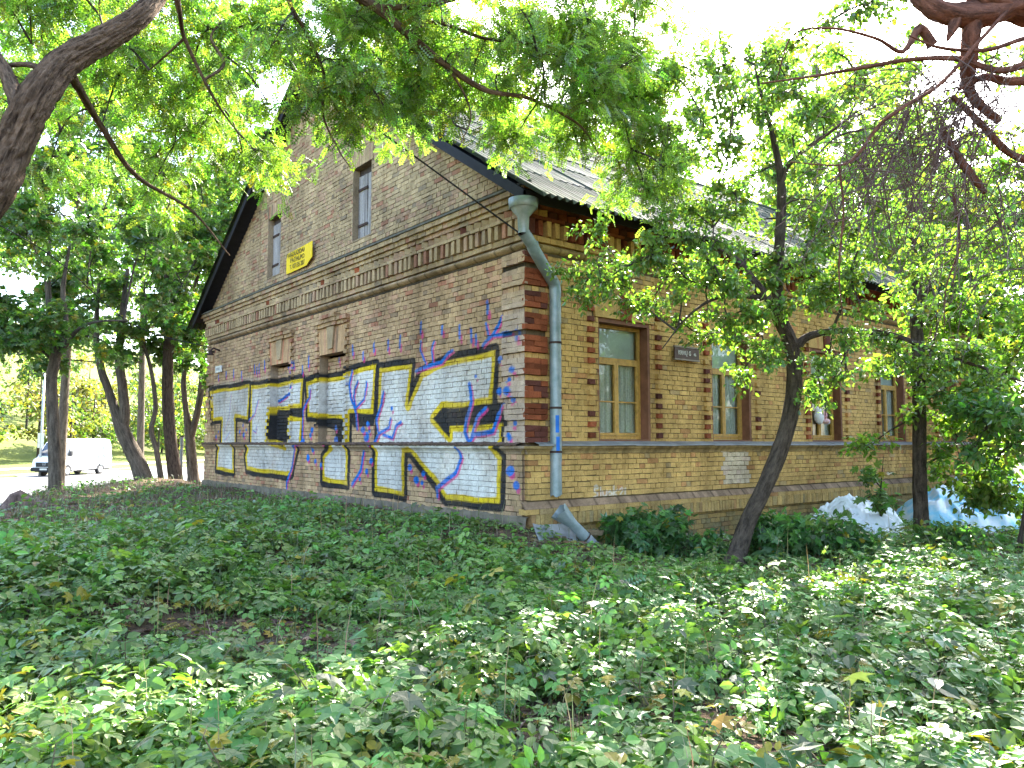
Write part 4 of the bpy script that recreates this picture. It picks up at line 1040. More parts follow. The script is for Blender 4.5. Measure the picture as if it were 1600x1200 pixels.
# the crooked fruit tree in front of the long wall
root, base, skel = tree('plum_tree', 'crooked dark trunk curving up in front of the second and third windows', [
    ([(1.46, -2.42, -0.50), (1.90, -2.18, -0.36), (2.04, -2.27, 0.09), (2.17, -2.43, 0.52), (2.32, -2.59, 1.04), (2.41, -2.72, 1.56), (2.39, -2.81, 2.03), (2.30, -2.84, 2.41), (2.07, -2.82, 2.75), (1.80, -2.76, 3.05), (1.59, -2.74, 3.24), (1.31, -2.67, 3.51), (0.88, -2.59, 3.66)], [.19, .135, .112, .11, .11, .11, .107, .103, .09, .076, .062, .042, .02]),
    ([(2.31, -2.84, 2.31), (2.36, -2.97, 2.53), (2.54, -3.18, 2.62), (2.77, -3.50, 2.62), (3.06, -3.86, 2.54), (3.42, -4.25, 2.30), (3.77, -4.64, 2.10), (4.11, -5.03, 1.89)], [.085, .055, .045, .04, .033, .026, .02, .012]),
    ([(2.08, -2.83, 2.72), (2.19, -2.70, 3.15), (2.27, -2.68, 3.61), (2.36, -2.69, 4.25), (2.34, -2.72, 4.73), (2.29, -2.71, 5.04), (2.19, -2.67, 5.48), (2.07, -2.62, 5.92), (1.97, -2.58, 6.36)], [.08, .075, .075, .07, .06, .05, .036, .024, .01]),
    ([(2.34, -2.72, 4.73), (2.31, -2.85, 4.94), (2.32, -3.13, 5.09), (2.38, -3.44, 5.24), (2.47, -3.79, 5.44)], [.05, .04, .032, .022, .01]),
    ([(2.29, -2.68, 3.52), (2.29, -2.94, 3.55), (2.32, -3.25, 3.73), (2.31, -3.53, 4.00)], [.045, .034, .026, .012]),
    ([(1.80, -2.76, 3.05), (1.33, -2.64, 3.04), (0.91, -2.55, 2.94), (0.52, -2.46, 2.67), (0.24, -2.33, 2.30)], [.04, .028, .02, .013, .006]),
    ([(2.60, -3.24, 2.62), (2.51, -3.46, 2.99), (2.38, -3.64, 3.36), (2.29, -3.86, 3.72)], [.02, .018, .013, .008]),
    ([(2.77, -3.50, 2.62), (2.46, -3.47, 2.24), (2.13, -3.42, 1.81), (2.02, -3.43, 1.49)], [.014, .012, .009, .005]),
], M_BARK_DARK, 31, sides=28, rough=.035, sub=10, furrow=.05)
cr = Crown(41); g = cr.g; cl = []
for cx, cy, cz, n, sa, su, sf in [(2.00, -2.57, 6.01, 9, 0.44, 0.35, 0.6), (1.69, -2.25, 5.31, 9, 0.44, 0.44, 0.6), (1.21, -2.15, 4.33, 12, 0.52, 0.43, 0.6), (0.47, -2.00, 3.55, 9, 0.41, 0.25, 0.5), (-0.11, -1.87, 3.16, 7, 0.32, 0.16, 0.4), (0.79, -2.35, 3.20, 12, 0.41, 0.24, 0.5), (1.32, -2.66, 3.39, 10, 0.41, 0.33, 0.5), (1.20, -2.63, 2.79, 6, 0.33, 0.20, 0.4), (1.91, -2.48, 4.57, 10, 0.53, 0.53, 0.6), (2.34, -3.08, 4.50, 10, 0.52, 0.52, 0.6), (2.29, -3.50, 5.24, 9, 0.42, 0.42, 0.6), (2.30, -3.35, 3.58, 10, 0.42, 0.42, 0.5), (2.55, -3.63, 3.14, 7, 0.33, 0.33, 0.5), (2.14, -3.47, 2.21, 6, 0.20, 0.40, 0.3), (2.84, -3.79, 2.40, 7, 0.41, 0.21, 0.4), (3.32, -4.29, 2.14, 7, 0.41, 0.20, 0.4), (1.65, -2.69, 2.25, 3, 0.12, 0.25, 0.2), (2.47, -3.79, 4.10, 9, 0.41, 0.41, 0.6), (1.13, -1.81, 5.40, 6, 0.35, 0.44, 0.5), (1.32, -1.89, 6.06, 4, 0.27, 0.27, 0.4), (3.29, -3.90, 6.35, 3, 0.35, 0.35, 0.5), (1.74, -2.13, 6.28, 4, 0.36, 0.27, 0.5), (2.28, -3.08, 6.35, 6, 0.43, 0.35, 0.6), (2.63, -3.61, 6.17, 4, 0.42, 0.34, 0.6), (2.10, -2.72, 6.72, 4, 0.35, 0.27, 0.5)]:
    for _ in range(n): cl.append((around(g, (cx, cy, cz), sa, su, sf), (.34, .34, .26)))
grow(cr, skel, cl, LEAF_OVAL, .078, (.15, .235, .05), twigs=9, per=19, droop=.25, tr=.0045, yellow=.03)
finish_crown(local(cr, base), LEAF_OVAL, M_LEAF, root)

# straight slim tree by the plastic heaps
root, base, skel = tree('slim_tree', 'straight slim dark trunk standing beside the plastic heaps', [
    ([(6.33, -2.68, -0.50), (6.60, -2.56, -0.34), (6.54, -2.59, 0.42), (6.48, -2.65, 1.50), (6.52, -2.66, 2.59), (6.54, -2.64, 3.58), (6.65, -2.68, 4.38), (6.61, -2.60, 5.18), (6.75, -2.65, 5.88)], [.18, .128, .115, .11, .104, .095, .075, .05, .02]),
    ([(6.51, -2.60, 0.74), (6.64, -2.85, 0.90), (6.81, -3.14, 1.17), (7.18, -3.60, 1.49)], [.02, .016, .012, .006]),
    ([(6.55, -2.64, 3.48), (6.75, -2.98, 4.00), (7.01, -3.51, 4.60), (7.26, -4.01, 4.97)], [.045, .036, .026, .012]),
    ([(6.56, -2.63, 4.60), (6.01, -2.50, 5.20), (5.45, -2.36, 5.67), (5.07, -2.25, 6.38)], [.04, .03, .022, .01]),
    ([(6.62, -2.59, 5.07), (6.79, -2.93, 5.81), (6.77, -3.13, 6.66), (7.03, -3.42, 7.42)], [.045, .032, .022, .01]),
], M_BARK_DARK, 51, sides=28, rough=.03, sub=8, furrow=.06)
cr = Crown(61); g = cr.g; cl = []
for cx, cy, cz, n, sa, su, sf in [(6.86, -3.43, 3.72, 12, 0.75, 0.64, 0.8), (6.58, -3.09, 2.55, 10, 0.64, 0.53, 0.7), (7.16, -3.63, 1.91, 12, 0.53, 0.53, 0.6), (6.76, -3.35, 1.07, 10, 0.63, 0.42, 0.6), (7.48, -3.84, 2.77, 9, 0.43, 0.64, 0.6), (6.05, -2.55, 4.09, 9, 0.65, 0.65, 0.7), (5.54, -2.32, 5.82, 4, 0.65, 0.65, 0.8), (6.42, -2.95, 5.06, 6, 0.76, 0.65, 0.8), (7.35, -3.69, 4.95, 10, 0.65, 0.65, 0.8), (6.49, -2.77, 6.59, 4, 0.67, 0.55, 0.8), (7.33, -3.50, 7.14, 4, 0.55, 0.55, 0.8), (7.35, -3.80, 0.86, 7, 0.32, 0.42, 0.5), (5.61, -2.21, 6.77, 3, 0.44, 0.44, 0.6), (6.90, -3.65, 0.35, 6, 0.41, 0.21, 0.4)]:
    for _ in range(n): cl.append((around(g, (cx, cy, cz), sa, su, sf), (.5, .5, .3)))
grow(cr, skel, cl, LEAF_OVAL, .125, (.18, .27, .05), twigs=9, per=18, droop=.2, tr=.005, yellow=.03)
finish_crown(local(cr, base), LEAF_OVAL, M_LEAF_THIN, root)

# pine whose red limbs and dead twigs hang in at the top right
root, base, skel = tree('pine_tree', 'red-barked pine with bare dead twigs hanging in at top right', [
    ([(-0.98, -8.05, -0.50), (2.31, -7.70, 0.58), (1.71, -7.42, 2.70), (0.94, -7.05, 3.93), (0.30, -6.72, 4.46), (-0.22, -6.44, 4.61), (-0.57, -6.29, 4.65), (-0.75, -6.19, 5.05), (-0.82, -6.21, 5.90)], [.22, .18, .16, .15, .14, .125, .12, .11, .08]),
    ([(-0.22, -6.44, 4.66), (-0.56, -6.28, 4.49), (-0.80, -6.09, 4.50), (-0.86, -5.93, 4.68), (-0.89, -5.81, 4.97)], [.11, .10, .085, .07, .05]),
    ([(-0.72, -6.15, 4.50), (-0.80, -6.14, 4.37), (-0.83, -6.10, 4.26)], [.05, .042, .012]),
    ([(-0.62, -6.23, 4.50), (-0.64, -6.20, 4.30), (-0.54, -6.13, 4.10), (-0.39, -6.10, 3.94), (-0.11, -6.19, 3.78)], [.075, .065, .055, .04, .03]),
    ([(-0.23, -6.51, 4.13), (-0.46, -6.32, 4.05), (-0.81, -6.17, 4.09), (-1.18, -6.00, 4.04), (-1.53, -5.83, 3.94), (-1.83, -5.58, 3.87), (-2.16, -5.31, 3.81)], [.03, .026, .022, .017, .014, .011, .005]),
    ([(-0.32, -6.46, 4.30), (-0.66, -6.30, 4.16), (-1.03, -6.12, 4.13), (-1.22, -5.98, 4.22)], [.02, .016, .012, .006]),
    ([(-0.86, -6.01, 4.25), (-0.95, -5.95, 4.38), (-1.15, -5.90, 4.15), (-1.41, -5.82, 4.20), (-1.68, -5.62, 4.27), (-1.90, -5.43, 4.22), (-1.98, -5.33, 3.88)], [.04, .035, .016, .012, .009, .007, .004]),
    ([(-0.37, -6.44, 4.60), (-0.81, -6.31, 4.17), (-1.12, -6.15, 3.81), (-1.42, -6.02, 3.60), (-1.56, -5.89, 3.46), (-1.67, -5.78, 3.25), (-1.77, -5.69, 3.17), (-1.96, -5.41, 3.23)], [.016, .015, .014, .013, .013, .011, .008, .004]),
    ([(-0.04, -6.53, 4.05), (-0.27, -6.34, 4.01), (-0.43, -6.21, 4.05), (-0.69, -6.12, 3.90)], [.04, .035, .03, .01]),
    ([(-0.69, -5.97, 3.64), (-0.56, -6.05, 3.39), (-0.47, -6.10, 3.26), (-0.33, -6.14, 3.15)], [.022, .032, .03, .02]),
    ([(0.11, -6.46, 3.38), (-0.13, -6.27, 3.48), (-0.45, -6.16, 3.69), (-0.73, -6.08, 3.85)], [.03, .028, .024, .02]),
    ([(-1.77, -5.69, 3.17), (-1.73, -5.69, 2.83), (-1.69, -5.62, 2.43), (-1.60, -5.59, 2.06)], [.009, .007, .006, .003]),
    ([(-0.58, -6.00, 3.14), (-0.53, -6.01, 2.73), (-0.59, -5.92, 2.38), (-0.59, -5.89, 2.02)], [.01, .008, .006, .003]),
], M_BARK_PINE, 71, sides=30, rough=.08, sub=9, furrow=.08)
tw = MB(); g = np.random.default_rng(77)
for cx, cy, cz, n, sa, su, ln in ((-0.58, -6.08, 3.90, 130, 0.25, 0.23, 0.5), (-0.26, -6.18, 3.61, 80, 0.18, 0.26, 0.45), (-1.16, -5.82, 3.41, 60, 0.22, 0.20, 0.55), (-0.69, -5.93, 3.34, 90, 0.28, 0.25, 0.55), (-1.43, -5.70, 3.09, 25, 0.12, 0.19, 0.4), (-0.38, -6.15, 2.93, 40, 0.23, 0.30, 0.5), (-1.02, -5.97, 3.81, 40, 0.25, 0.12, 0.4)):
    for _ in range(n):
        s0 = np.array(around(g, (cx, cy, cz), sa, su, .2))
        d = unit(g.normal(0, .55, 3) + np.array([-.35, .28, -.75])); l = ln * g.uniform(.5, 1.5)
        P = catmull([s0, s0 + d * l * .5 + g.normal(0, .03, 3) + (0, 0, .03), s0 + d * l + (0, 0, -.18 * l)], 3)
        tw.tube(P, [.0052, .002], 4, False)
        if g.random() < .7:
            for q in range(3):
                p = P[g.integers(1, len(P))]; e = p + unit(g.normal(0, 1, 3) + np.array([0, 0, -.5])) * l * .35; tw.tube([p, (p + e) / 2 + g.normal(0, .02, 3), e], [.003, .0014], 3, False)
o = tw.build('dead_twig_cluster', M_DEADTWIG, root, kind='stuff')
for v in (o.data,):
    v.transform(__import__('mathutils').Matrix.Translation(-Vector(base)))

# maples on the bank by the road
MAPLES = [
    ('maple with a straight trunk forking low, left of the van front', [([(-3.57, 14.94, -0.41), (-3.60, 14.93, -0.08), (-3.69, 14.89, 1.02), (-3.78, 14.87, 2.02), (-3.84, 14.84, 2.86), (-3.79, 14.74, 3.43), (-3.91, 14.75, 4.37), (-4.03, 14.74, 5.38), (-4.05, 14.64, 6.55)], [0.24, 0.18, 0.155, 0.145, 0.14, 0.13, 0.09, 0.07, 0.04]), ([(-3.79, 14.74, 3.37), (-3.65, 14.60, 3.70), (-3.63, 14.51, 4.37), (-3.71, 14.50, 5.21), (-3.62, 14.31, 6.39)], [0.11, 0.1, 0.08, 0.06, 0.03]), ([(-3.65, 14.62, 3.57), (-3.38, 14.34, 4.09), (-3.00, 14.01, 4.32), (-2.28, 13.42, 4.37)], [0.07, 0.05, 0.035, 0.015]), ([(-3.87, 14.81, 3.37), (-4.34, 15.15, 3.79), (-4.79, 15.53, 3.62), (-5.47, 16.04, 4.04)], [0.04, 0.03, 0.025, 0.012])], [(-4.23, 14.70, 4.84, 6, 1.00, 0.67, 1), (-4.80, 15.05, 6.00, 6, 0.67, 1.00, 1), (-3.65, 14.08, 6.33, 8, 1.00, 1.00, 1), (-4.31, 15.08, 8.17, 8, 1.02, 1.02, 1), (-3.10, 14.14, 7.83, 7, 1.02, 1.02, 1), (-3.28, 14.01, 4.01, 4, 1.00, 0.42, 0.8), (-4.62, 14.49, 3.61, 3, 0.49, 0.41, 0.6), (-4.06, 15.33, 10.08, 8, 1.23, 0.88, 1), (-4.65, 16.22, 12.44, 8, 1.07, 1.07, 1.2), (-3.28, 15.79, 12.15, 8, 1.10, 1.10, 1.2)], .9),
    ('maple with a thick leaning trunk that splits into two stems', [([(-0.38, 18.81, -0.44), (-0.50, 18.87, -0.11), (-0.72, 18.99, 0.56), (-0.97, 19.13, 1.15), (-1.17, 19.24, 1.65), (-1.40, 19.36, 2.34), (-1.59, 19.46, 2.97), (-1.79, 19.55, 3.60), (-1.97, 19.59, 4.75), (-1.97, 19.42, 6.43)], [0.42, 0.3, 0.26, 0.24, 0.22, 0.14, 0.13, 0.12, 0.09, 0.05]), ([(-1.13, 19.22, 1.57), (-1.12, 19.14, 2.24), (-1.22, 19.15, 3.08), (-1.34, 19.16, 3.91), (-1.34, 19.03, 5.17), (-1.26, 18.80, 6.85)], [0.17, 0.16, 0.15, 0.14, 0.1, 0.06])], [(-1.41, 18.78, 5.76, 8, 1.25, 1.04, 1), (-1.67, 19.13, 4.31, 6, 1.04, 0.62, 1), (-0.84, 18.17, 7.22, 8, 1.25, 1.25, 1.2), (-1.31, 18.97, 9.46, 8, 1.49, 1.27, 1.2), (-0.39, 18.06, 4.72, 4, 0.83, 0.62, 0.8), (-1.64, 19.66, 11.78, 8, 1.73, 1.30, 1.5), (-1.32, 19.76, 14.63, 9, 1.55, 1.32, 1.5), (-3.66, 20.31, 8.67, 6, 1.04, 1.25, 1.2)], .9),
    ('thin crooked maple stem between two thicker trunks', [([(0.06, 18.84, -0.42), (0.01, 18.85, -0.10), (-0.17, 18.90, 0.94), (-0.33, 18.96, 1.57), (-0.25, 18.83, 2.25), (-0.34, 18.82, 3.10), (-0.52, 18.88, 3.95), (-0.71, 18.97, 4.58), (-0.64, 18.85, 5.22), (-0.74, 18.80, 6.49)], [0.12, 0.1, 0.085, 0.08, 0.075, 0.07, 0.06, 0.06, 0.045, 0.02])], [(-0.44, 18.69, 5.22, 4, 0.64, 0.64, 0.8), (-0.75, 18.82, 6.49, 4, 0.64, 0.64, 0.8)], .9),
    ('dark upright maple trunk nearest the far end of the gable but one', [([(0.62, 19.04, -0.45), (0.54, 19.07, -0.15), (0.37, 19.10, 0.98), (0.22, 19.09, 2.27), (0.14, 19.03, 3.57), (0.13, 18.95, 4.43), (0.04, 18.90, 5.73), (-0.01, 18.77, 7.46), (0.07, 18.49, 9.62)], [0.32, 0.24, 0.2, 0.19, 0.18, 0.17, 0.15, 0.12, 0.06]), ([(0.14, 18.99, 4.00), (0.44, 18.61, 5.30), (0.79, 18.18, 6.81), (1.07, 17.83, 8.11)], [0.08, 0.06, 0.045, 0.02])], [(0.34, 18.66, 5.73, 7, 0.87, 1.08, 1), (0.59, 18.28, 7.46, 8, 1.08, 1.30, 1.2), (1.03, 17.78, 8.97, 8, 0.87, 1.30, 1.2), (0.24, 18.87, 10.88, 8, 1.55, 1.55, 1.5), (1.60, 17.75, 11.10, 6, 1.10, 1.32, 1.5), (-0.29, 19.64, 13.98, 8, 2.02, 1.35, 2), (2.01, 17.83, 13.53, 8, 1.35, 1.35, 2), (1.18, 18.91, 15.82, 9, 1.60, 1.15, 2), (3.16, 17.96, 15.85, 8, 1.40, 1.17, 2)], .9),
    ('forked maple closest to the far end of the gable', [([(2.13, 22.34, -0.57), (2.07, 22.35, -0.12), (1.95, 22.35, 0.83), (1.90, 22.34, 1.32), (1.73, 22.37, 2.42), (1.61, 22.37, 3.41), (1.62, 22.26, 4.51), (1.45, 22.25, 5.86)], [0.3, 0.22, 0.19, 0.18, 0.11, 0.1, 0.09, 0.04]), ([(1.91, 22.34, 1.25), (2.07, 22.11, 2.30), (2.15, 21.94, 3.41), (2.14, 21.82, 4.63), (2.11, 21.70, 6.10)], [0.14, 0.13, 0.12, 0.1, 0.05])], [(1.80, 21.38, 5.29, 7, 0.48, 0.97, 1), (1.72, 21.28, 6.98, 8, 0.72, 1.21, 1.2), (2.08, 21.35, 3.37, 4, 0.36, 0.72, 0.7), (2.39, 20.57, 8.67, 6, 0.97, 1.45, 1.2)], .9)]
for i, (label, limbs, clumps, lr) in enumerate(MAPLES):
    root, base, skel = tree('maple_tree', label, limbs, M_BARK_GREY if i != 3 else M_BARK_DARK, 90 + 7 * i, 'maples on the bank above the road', sides=12, rough=.03)
    cr = Crown(200 + i); g = cr.g; cl = []
    for cx, cy, cz, n, sa, su, sf in clumps:
        for _ in range(n): cl.append((around(g, (cx, cy, cz), sa, su, sf), (.9, .9, .5)))
    grow(cr, skel, cl, LEAF_MAPLE, .17, (.12, .215, .045) if i % 2 else (.105, .195, .042), twigs=9, per=22, droop=.25, tr=.008, yellow=.05, flat=.9)
    finish_crown(local(cr, base), LEAF_MAPLE, M_LEAF, root)

# trees behind the house and along its far side
BACK = [
    ('tree standing behind the viewer, reflected in the first window', 3.5, -17, 10, 4.2, 40, 0.4, (0.07, 0.11, 0.03), 0.05),
    ('tree standing behind the viewer, reflected in the second window', 11, -15.5, 10, 4.2, 40, 0.4, (0.07, 0.11, 0.03), 0.05),
    ('tree standing behind the viewer, reflected in the third window', 18.5, -14.5, 10, 4.2, 40, 0.4, (0.07, 0.11, 0.03), 0.05),
    ('tree standing behind the viewer, reflected in the far windows', 26, -14, 10, 4.2, 40, 0.4, (0.07, 0.11, 0.03), 0.05),
    ('leafy tree crowding the far end of the long wall', 17.6, 0.5, 11, 2.5, 60, 0.17, (0.105, 0.15, 0.03), 0.08),
    ('tall pale tree behind the far end of the roof', 24, 9.5, 21, 4.4, 100, 0.23, (0.11, 0.155, 0.035), 0.2),
    ('light tree showing through the fork of the crooked tree', 29, 10.0, 20, 4.4, 90, 0.24, (0.11, 0.155, 0.035), 0.2),
    ('tall bright tree beyond the far right end of the house', 20.6, 2.6, 14, 3.2, 70, 0.19, (0.1, 0.15, 0.03), 0.05),
    ('tree at the right edge behind the blue plastic', 15.4, -1.7, 10, 2.2, 50, 0.16, (0.095, 0.145, 0.03), 0.12),
    ('pale tree at far right behind the slim trunk', 25.5, 5.0, 16, 4, 70, 0.22, (0.11, 0.15, 0.035), 0.1),
    ('tree rising behind the middle of the roof ridge', 22, 19, 24, 5.2, 120, 0.24, (0.1, 0.15, 0.03), 0.25),
    ('tree rising behind the near end of the roof ridge', 13, 21.5, 25, 5.6, 130, 0.24, (0.105, 0.155, 0.03), 0.25),
    ('bright tree behind the far slope of the roof', 30, 14, 17, 4.8, 70, 0.26, (0.11, 0.155, 0.035), 0.2),
    ('tall tree beyond the far end of the gable', 4.5, 27, 23, 5.0, 110, 0.24, (0.085, 0.135, 0.03), 0.2),
    ('broad tree behind the left eave', 11, 32, 22, 5.5, 90, 0.28, (0.09, 0.14, 0.03), 0.15),
    ('tall tree beyond the leaning maple', -0.5, 35, 22, 5.0, 90, 0.26, (0.08, 0.125, 0.03), 0.3),
    ('spreading tree at the left edge beyond the bank', -5.3, 26, 19, 4.8, 90, 0.22, (0.07, 0.115, 0.028), 0.3),
    ('dense tree in the middle of the gap behind the maples', 5, 43, 22, 5, 70, 0.28, (0.09, 0.13, 0.03), 0.35)]
for i, (label, x, y, h, cw, nb, lf, colr, cz) in enumerate(BACK):
    z = float(ground_z(x, y)); g0 = np.random.default_rng(300 + i)
    lean = g0.normal(0, .4, 2)
    P = [(x, y, z - .1), (x + lean[0] * .3, y + lean[1] * .3, z + h * .3), (x + lean[0], y + lean[1], z + h * .62), (x + lean[0] * 1.3, y + lean[1] * 1.3, z + h * .93)]
    limbs = [(P, [.24, .19, .12, .03])]
    for q in range(6):
        a = g0.uniform(0, 6.28); zz = g0.uniform(.3, .7) * h; s = np.array([x + lean[0] * zz / h * 1.4, y + lean[1] * zz / h * 1.4, z + zz]); l = cw * g0.uniform(.5, .85)
        e = s + np.array([math.cos(a) * l, math.sin(a) * l, l * g0.uniform(.35, .8)]); limbs.append(([s, (s + e) / 2 + (0, 0, -.1 * l), e], [.07, .045, .015]))
    root, base, skel = tree('broadleaf_tree', label, limbs, M_BARK_GREY, 400 + i, 'trees behind the house', sides=8, sub=3)
    cr = Crown(500 + i)
    cl = blobs(cr.g, nb, (x + lean[0], y + lean[1], z + h * (cz + 1) / 2), (cw, cw, h * (1 - cz) / 2), (1.1, 1.1, .7), .42)
    grow(cr, skel, cl, LEAF_FAR, lf, tuple(v * 1.95 for v in colr), twigs=9, per=24, droop=.2, tr=.012, yellow=.04, flat=.6)
    finish_crown(local(cr, base), LEAF_FAR, M_LEAF_THIN, root)

# far wooded slope across the road: one mass
cr = Crown(700); g = cr.g
for t in np.arange(-42, 150, 4.2):
    for far in (15, 22, 31):
        p = VAN - RN * (far + g.uniform(-3, 3)) + RD * (t + g.uniform(-2, 2)); z = float(ground_z(p[0], p[1])); h = g.uniform(7, 12) + (far - 19) * .15
        sk = np.array([[p[0], p[1], z + q] for q in np.linspace(0, h * .8, 6)]); crown_c = (p[0], p[1], z + h * .52)
        cr.twig(sk, .16, .05, 5)
        grow(cr, sk, blobs(g, 13, crown_c, (2.9, 2.9, h * .5), (1.7, 1.7, 1.1), .45), LEAF_FAR, .52, [(.17, .20, .05), (.12, .18, .045), (.22, .19, .05), (.10, .15, .045)][g.integers(4)], twigs=7, per=9, tr=.03, yellow=.12, hub=.3)
finish_crown(cr, LEAF_FAR, M_LEAF_THIN, None, M_TWIG, 'woodland')
w = bpy.data.objects['woodland']; w['kind'] = 'stuff'; w['label'] = 'yellowing woodland on the slope across the road'; w['category'] = 'woodland'

# ---------------------------------------------------------------- ground cover
def outside_house(x, y): return ~((x > -.16) & (y > -.2) & (x < HL + .2) & (y < GW + .2))
def polar(n, r0, r1, power, half=40):
    a = rng.uniform(-R(half), R(half), n) + YAW; q = rng.random(n); r = (r0 ** power + (r1 ** power - r0 ** power) * q) ** (1 / power)
    return CAM[0] + r * np.cos(a), CAM[1] + r * np.sin(a), r
def patch(x, y, s, seed): return .5 + .28 * lump(x, y, s, seed)
def gaps(x, y): return np.clip(.95 + .72 * lump(x + 1.2 * np.sin(y * .8), y, .85, 5) + .35 * lump(x, y, 2.6, 8), .14, 1)
by_wall = lambda x, y: smoothstep(-2.6, -1.5, y) * smoothstep(-1.1, -.4, x) * smoothstep(3.2, 1.6, x) + .5 * smoothstep(-1.5, -.7, y) * smoothstep(1.6, 3.2, x)
def herbs(name, label, n, r0, r1, power, T, leaf, per, hgt, base, seed, keep, mat=M_HERB, yellow=.03, flat=1.1, tilt=.45):
    g = np.random.default_rng(seed)
    x, y, r = polar(n, r0, r1, power); k = outside_house(x, y) & keep(x, y, g) & (crest_d(x, y) < 1.0)
    x, y = x[k], y[k]; m = len(x); z = ground_z(x, y); hh = hgt * g.uniform(.35, 1.15, m) * (.7 + .5 * patch(x, y, .8, seed)) * (1 - .62 * by_wall(x, y)) * (.55 + .5 * gaps(x, y)) * np.where(g.random(m) < .06, 1.7, 1)
    tone = leaf_cols(g, m, base, .4, yellow) * (.8 + .45 * patch(x, y, .6, seed + 3)[:, None])
    P, A, N, S, C, SV, SF, ns = [], [], [], [], [], [], [], 0
    for q in range(per):
        a = g.uniform(0, 6.28, m) + q * 2.4; out = np.stack([np.cos(a), np.sin(a), np.zeros(m)], -1)
        lev = g.uniform(.45, 1.0, m) if q else np.ones(m)
        root_ = np.stack([x, y, z], -1); top = root_ + out * (hh * .35)[:, None] + np.array([0, 0, 1]) * (hh * lev)[:, None]
        P.append(top); A.append(out * 1.0 + np.array([0, 0, -.22]) + g.normal(0, .25, (m, 3))); N.append(np.array([0, 0, flat]) + g.normal(0, tilt, (m, 3)))
        S.append(leaf * g.uniform(.55, 1.25, m)); C.append(tone * (.85 + .3 * g.random((m, 1))))
        side = np.stack([-np.sin(a), np.cos(a), np.zeros(m)], -1) * .0028
        V = np.stack([root_ - side, root_ + side, top], 1); SV.append(V.reshape(-1, 3)); SF.append(np.arange(m * 3).reshape(-1, 3) + ns); ns += m * 3
    V, F, Cc = scatter(T, np.concatenate(P), np.concatenate(A), np.concatenate(N), np.concatenate(S), np.concatenate(C))
    SV = np.concatenate(SV); SF = np.concatenate(SF) + len(V)
    return obj(name, np.vstack([V, SV]), np.vstack([F, SF]), mat, None, np.vstack([Cc, np.tile((.09, .12, .03), (len(SV), 1))]), kind='stuff', label=label, cat='ground cover')
bank = lambda x, y: smoothstep(.5, 7, y + 1.2 * lump(x, y, .5)) * smoothstep(1, -1.5, x)
herbs('ground_cover', 'dense low leafy ground cover filling the foreground', 4600, 2.0, 9.5, 1.2, LEAF_COMPOUND, .19, 3, .24, (.15, .25, .055), 801, lambda x, y, g: gaps(x, y) > g.random(len(x)))
herbs('ground_cover', 'mixed oval-leaved herbs between the larger foreground plants', 8000, 2.0, 12, 1.3, LEAF_OVAL, .092, 5, .17, (.15, .25, .055), 802, lambda x, y, g: gaps(x, y) > g.random(len(x)))
herbs('ground_cover', 'shaded leafy ground cover running up to the house walls', 15500, 8, 27, 1.35, LEAF_OVAL, .105, 5, .20, (.13, .25, .055), 803, lambda x, y, g: (gaps(x, y) + .1 > g.random(len(x))) & (by_wall(x, y) * .9 < g.random(len(x))) & (bank(x, y) * .82 < g.random(len(x))))
herbs('ground_cover', 'tiny creeping leaves close to the soil', 9000, 2.0, 10, 1.5, LEAF_OVAL, .042, 6, .06, (.14, .25, .05), 804, lambda x, y, g: patch(x, y, 2.1, 1) * (.3 + .7 * gaps(x, y)) + .15 > g.random(len(x)))
herbs('ground_cover', 'small lobed maple leaves mixed into the ground cover', 1900, 2.2, 13, 1.35, LEAF_MAPLE, .085, 4, .27, (.14, .225, .06), 805, lambda x, y, g: (patch(x, y, 1.1, 6) > g.random(len(x))) & (by_wall(x, y) < .2), yellow=.09)
herbs('ground_cover', 'feathery weeds standing above the other herbs', 1300, 2.2, 15, 1.35, FROND, .24, 4, .26, (.10, .20, .05), 806, lambda x, y, g: (patch(x, y, 1.6, 7) > g.random(len(x))) & (by_wall(x, y) < .2), yellow=.05)
# grass and dry stalks
def blades(name, label, n, r0, r1, keep, l, colr, seed, w=.004, droop=.5, cat='grass'):
    g = np.random.default_rng(seed); x, y, r = polar(n, r0, r1, 1.4); k = outside_house(x, y) & keep(x, y, g) & (crest_d(x, y) < 2.5); x, y = x[k], y[k]; m = len(x)
    p = np.stack([x, y, ground_z(x, y)], -1); a = g.uniform(0, 6.28, m); out = np.stack([np.cos(a), np.sin(a), np.zeros(m)], -1); L = l * g.uniform(.4, 1.3, (m, 1)); lean = g.uniform(.1, 1, (m, 1)) * droop
    s = np.stack([-np.sin(a), np.cos(a), np.zeros(m)], -1) * w; U = np.array([0, 0, 1.])
    q1 = p + U * L * .55 + out * L * lean * .3; q2 = p + U * L * (1 - lean * .3) + out * L * lean
    V = np.stack([p - s, p + s, q1 + s * .8, q1 - s * .8, q2], 1).reshape(-1, 3); i = np.arange(m)[:, None] * 5
    F = np.concatenate([i + np.array([[0, 1, 2]]), i + np.array([[0, 2, 3]]), i + np.array([[3, 2, 4]])])
    return obj(name, V, F, M_DRY, None, np.repeat(leaf_cols(g, m, colr, .4, 0), 5, 0), kind='stuff', label=label, cat=cat)
blades('grass', 'dry straw-coloured grass along the bank beside the house', 24000, 11, 36, lambda x, y, g: bank(x, y) * .9 + .03 > g.random(len(x)), .17, (.19, .145, .08), 811, .006, 1.1)
blades('grass', 'green grass tufts on the bank above the road', 16000, 11, 38, lambda x, y, g: bank(x, y) + .1 > g.random(len(x)), .17, (.12, .19, .05), 812, .006, 1.0)
blades('grass', 'thin grass blades among the foreground herbs', 5000, 2.2, 12, lambda x, y, g: g.random(len(x)) < .7, .28, (.10, .14, .035), 813, .003)
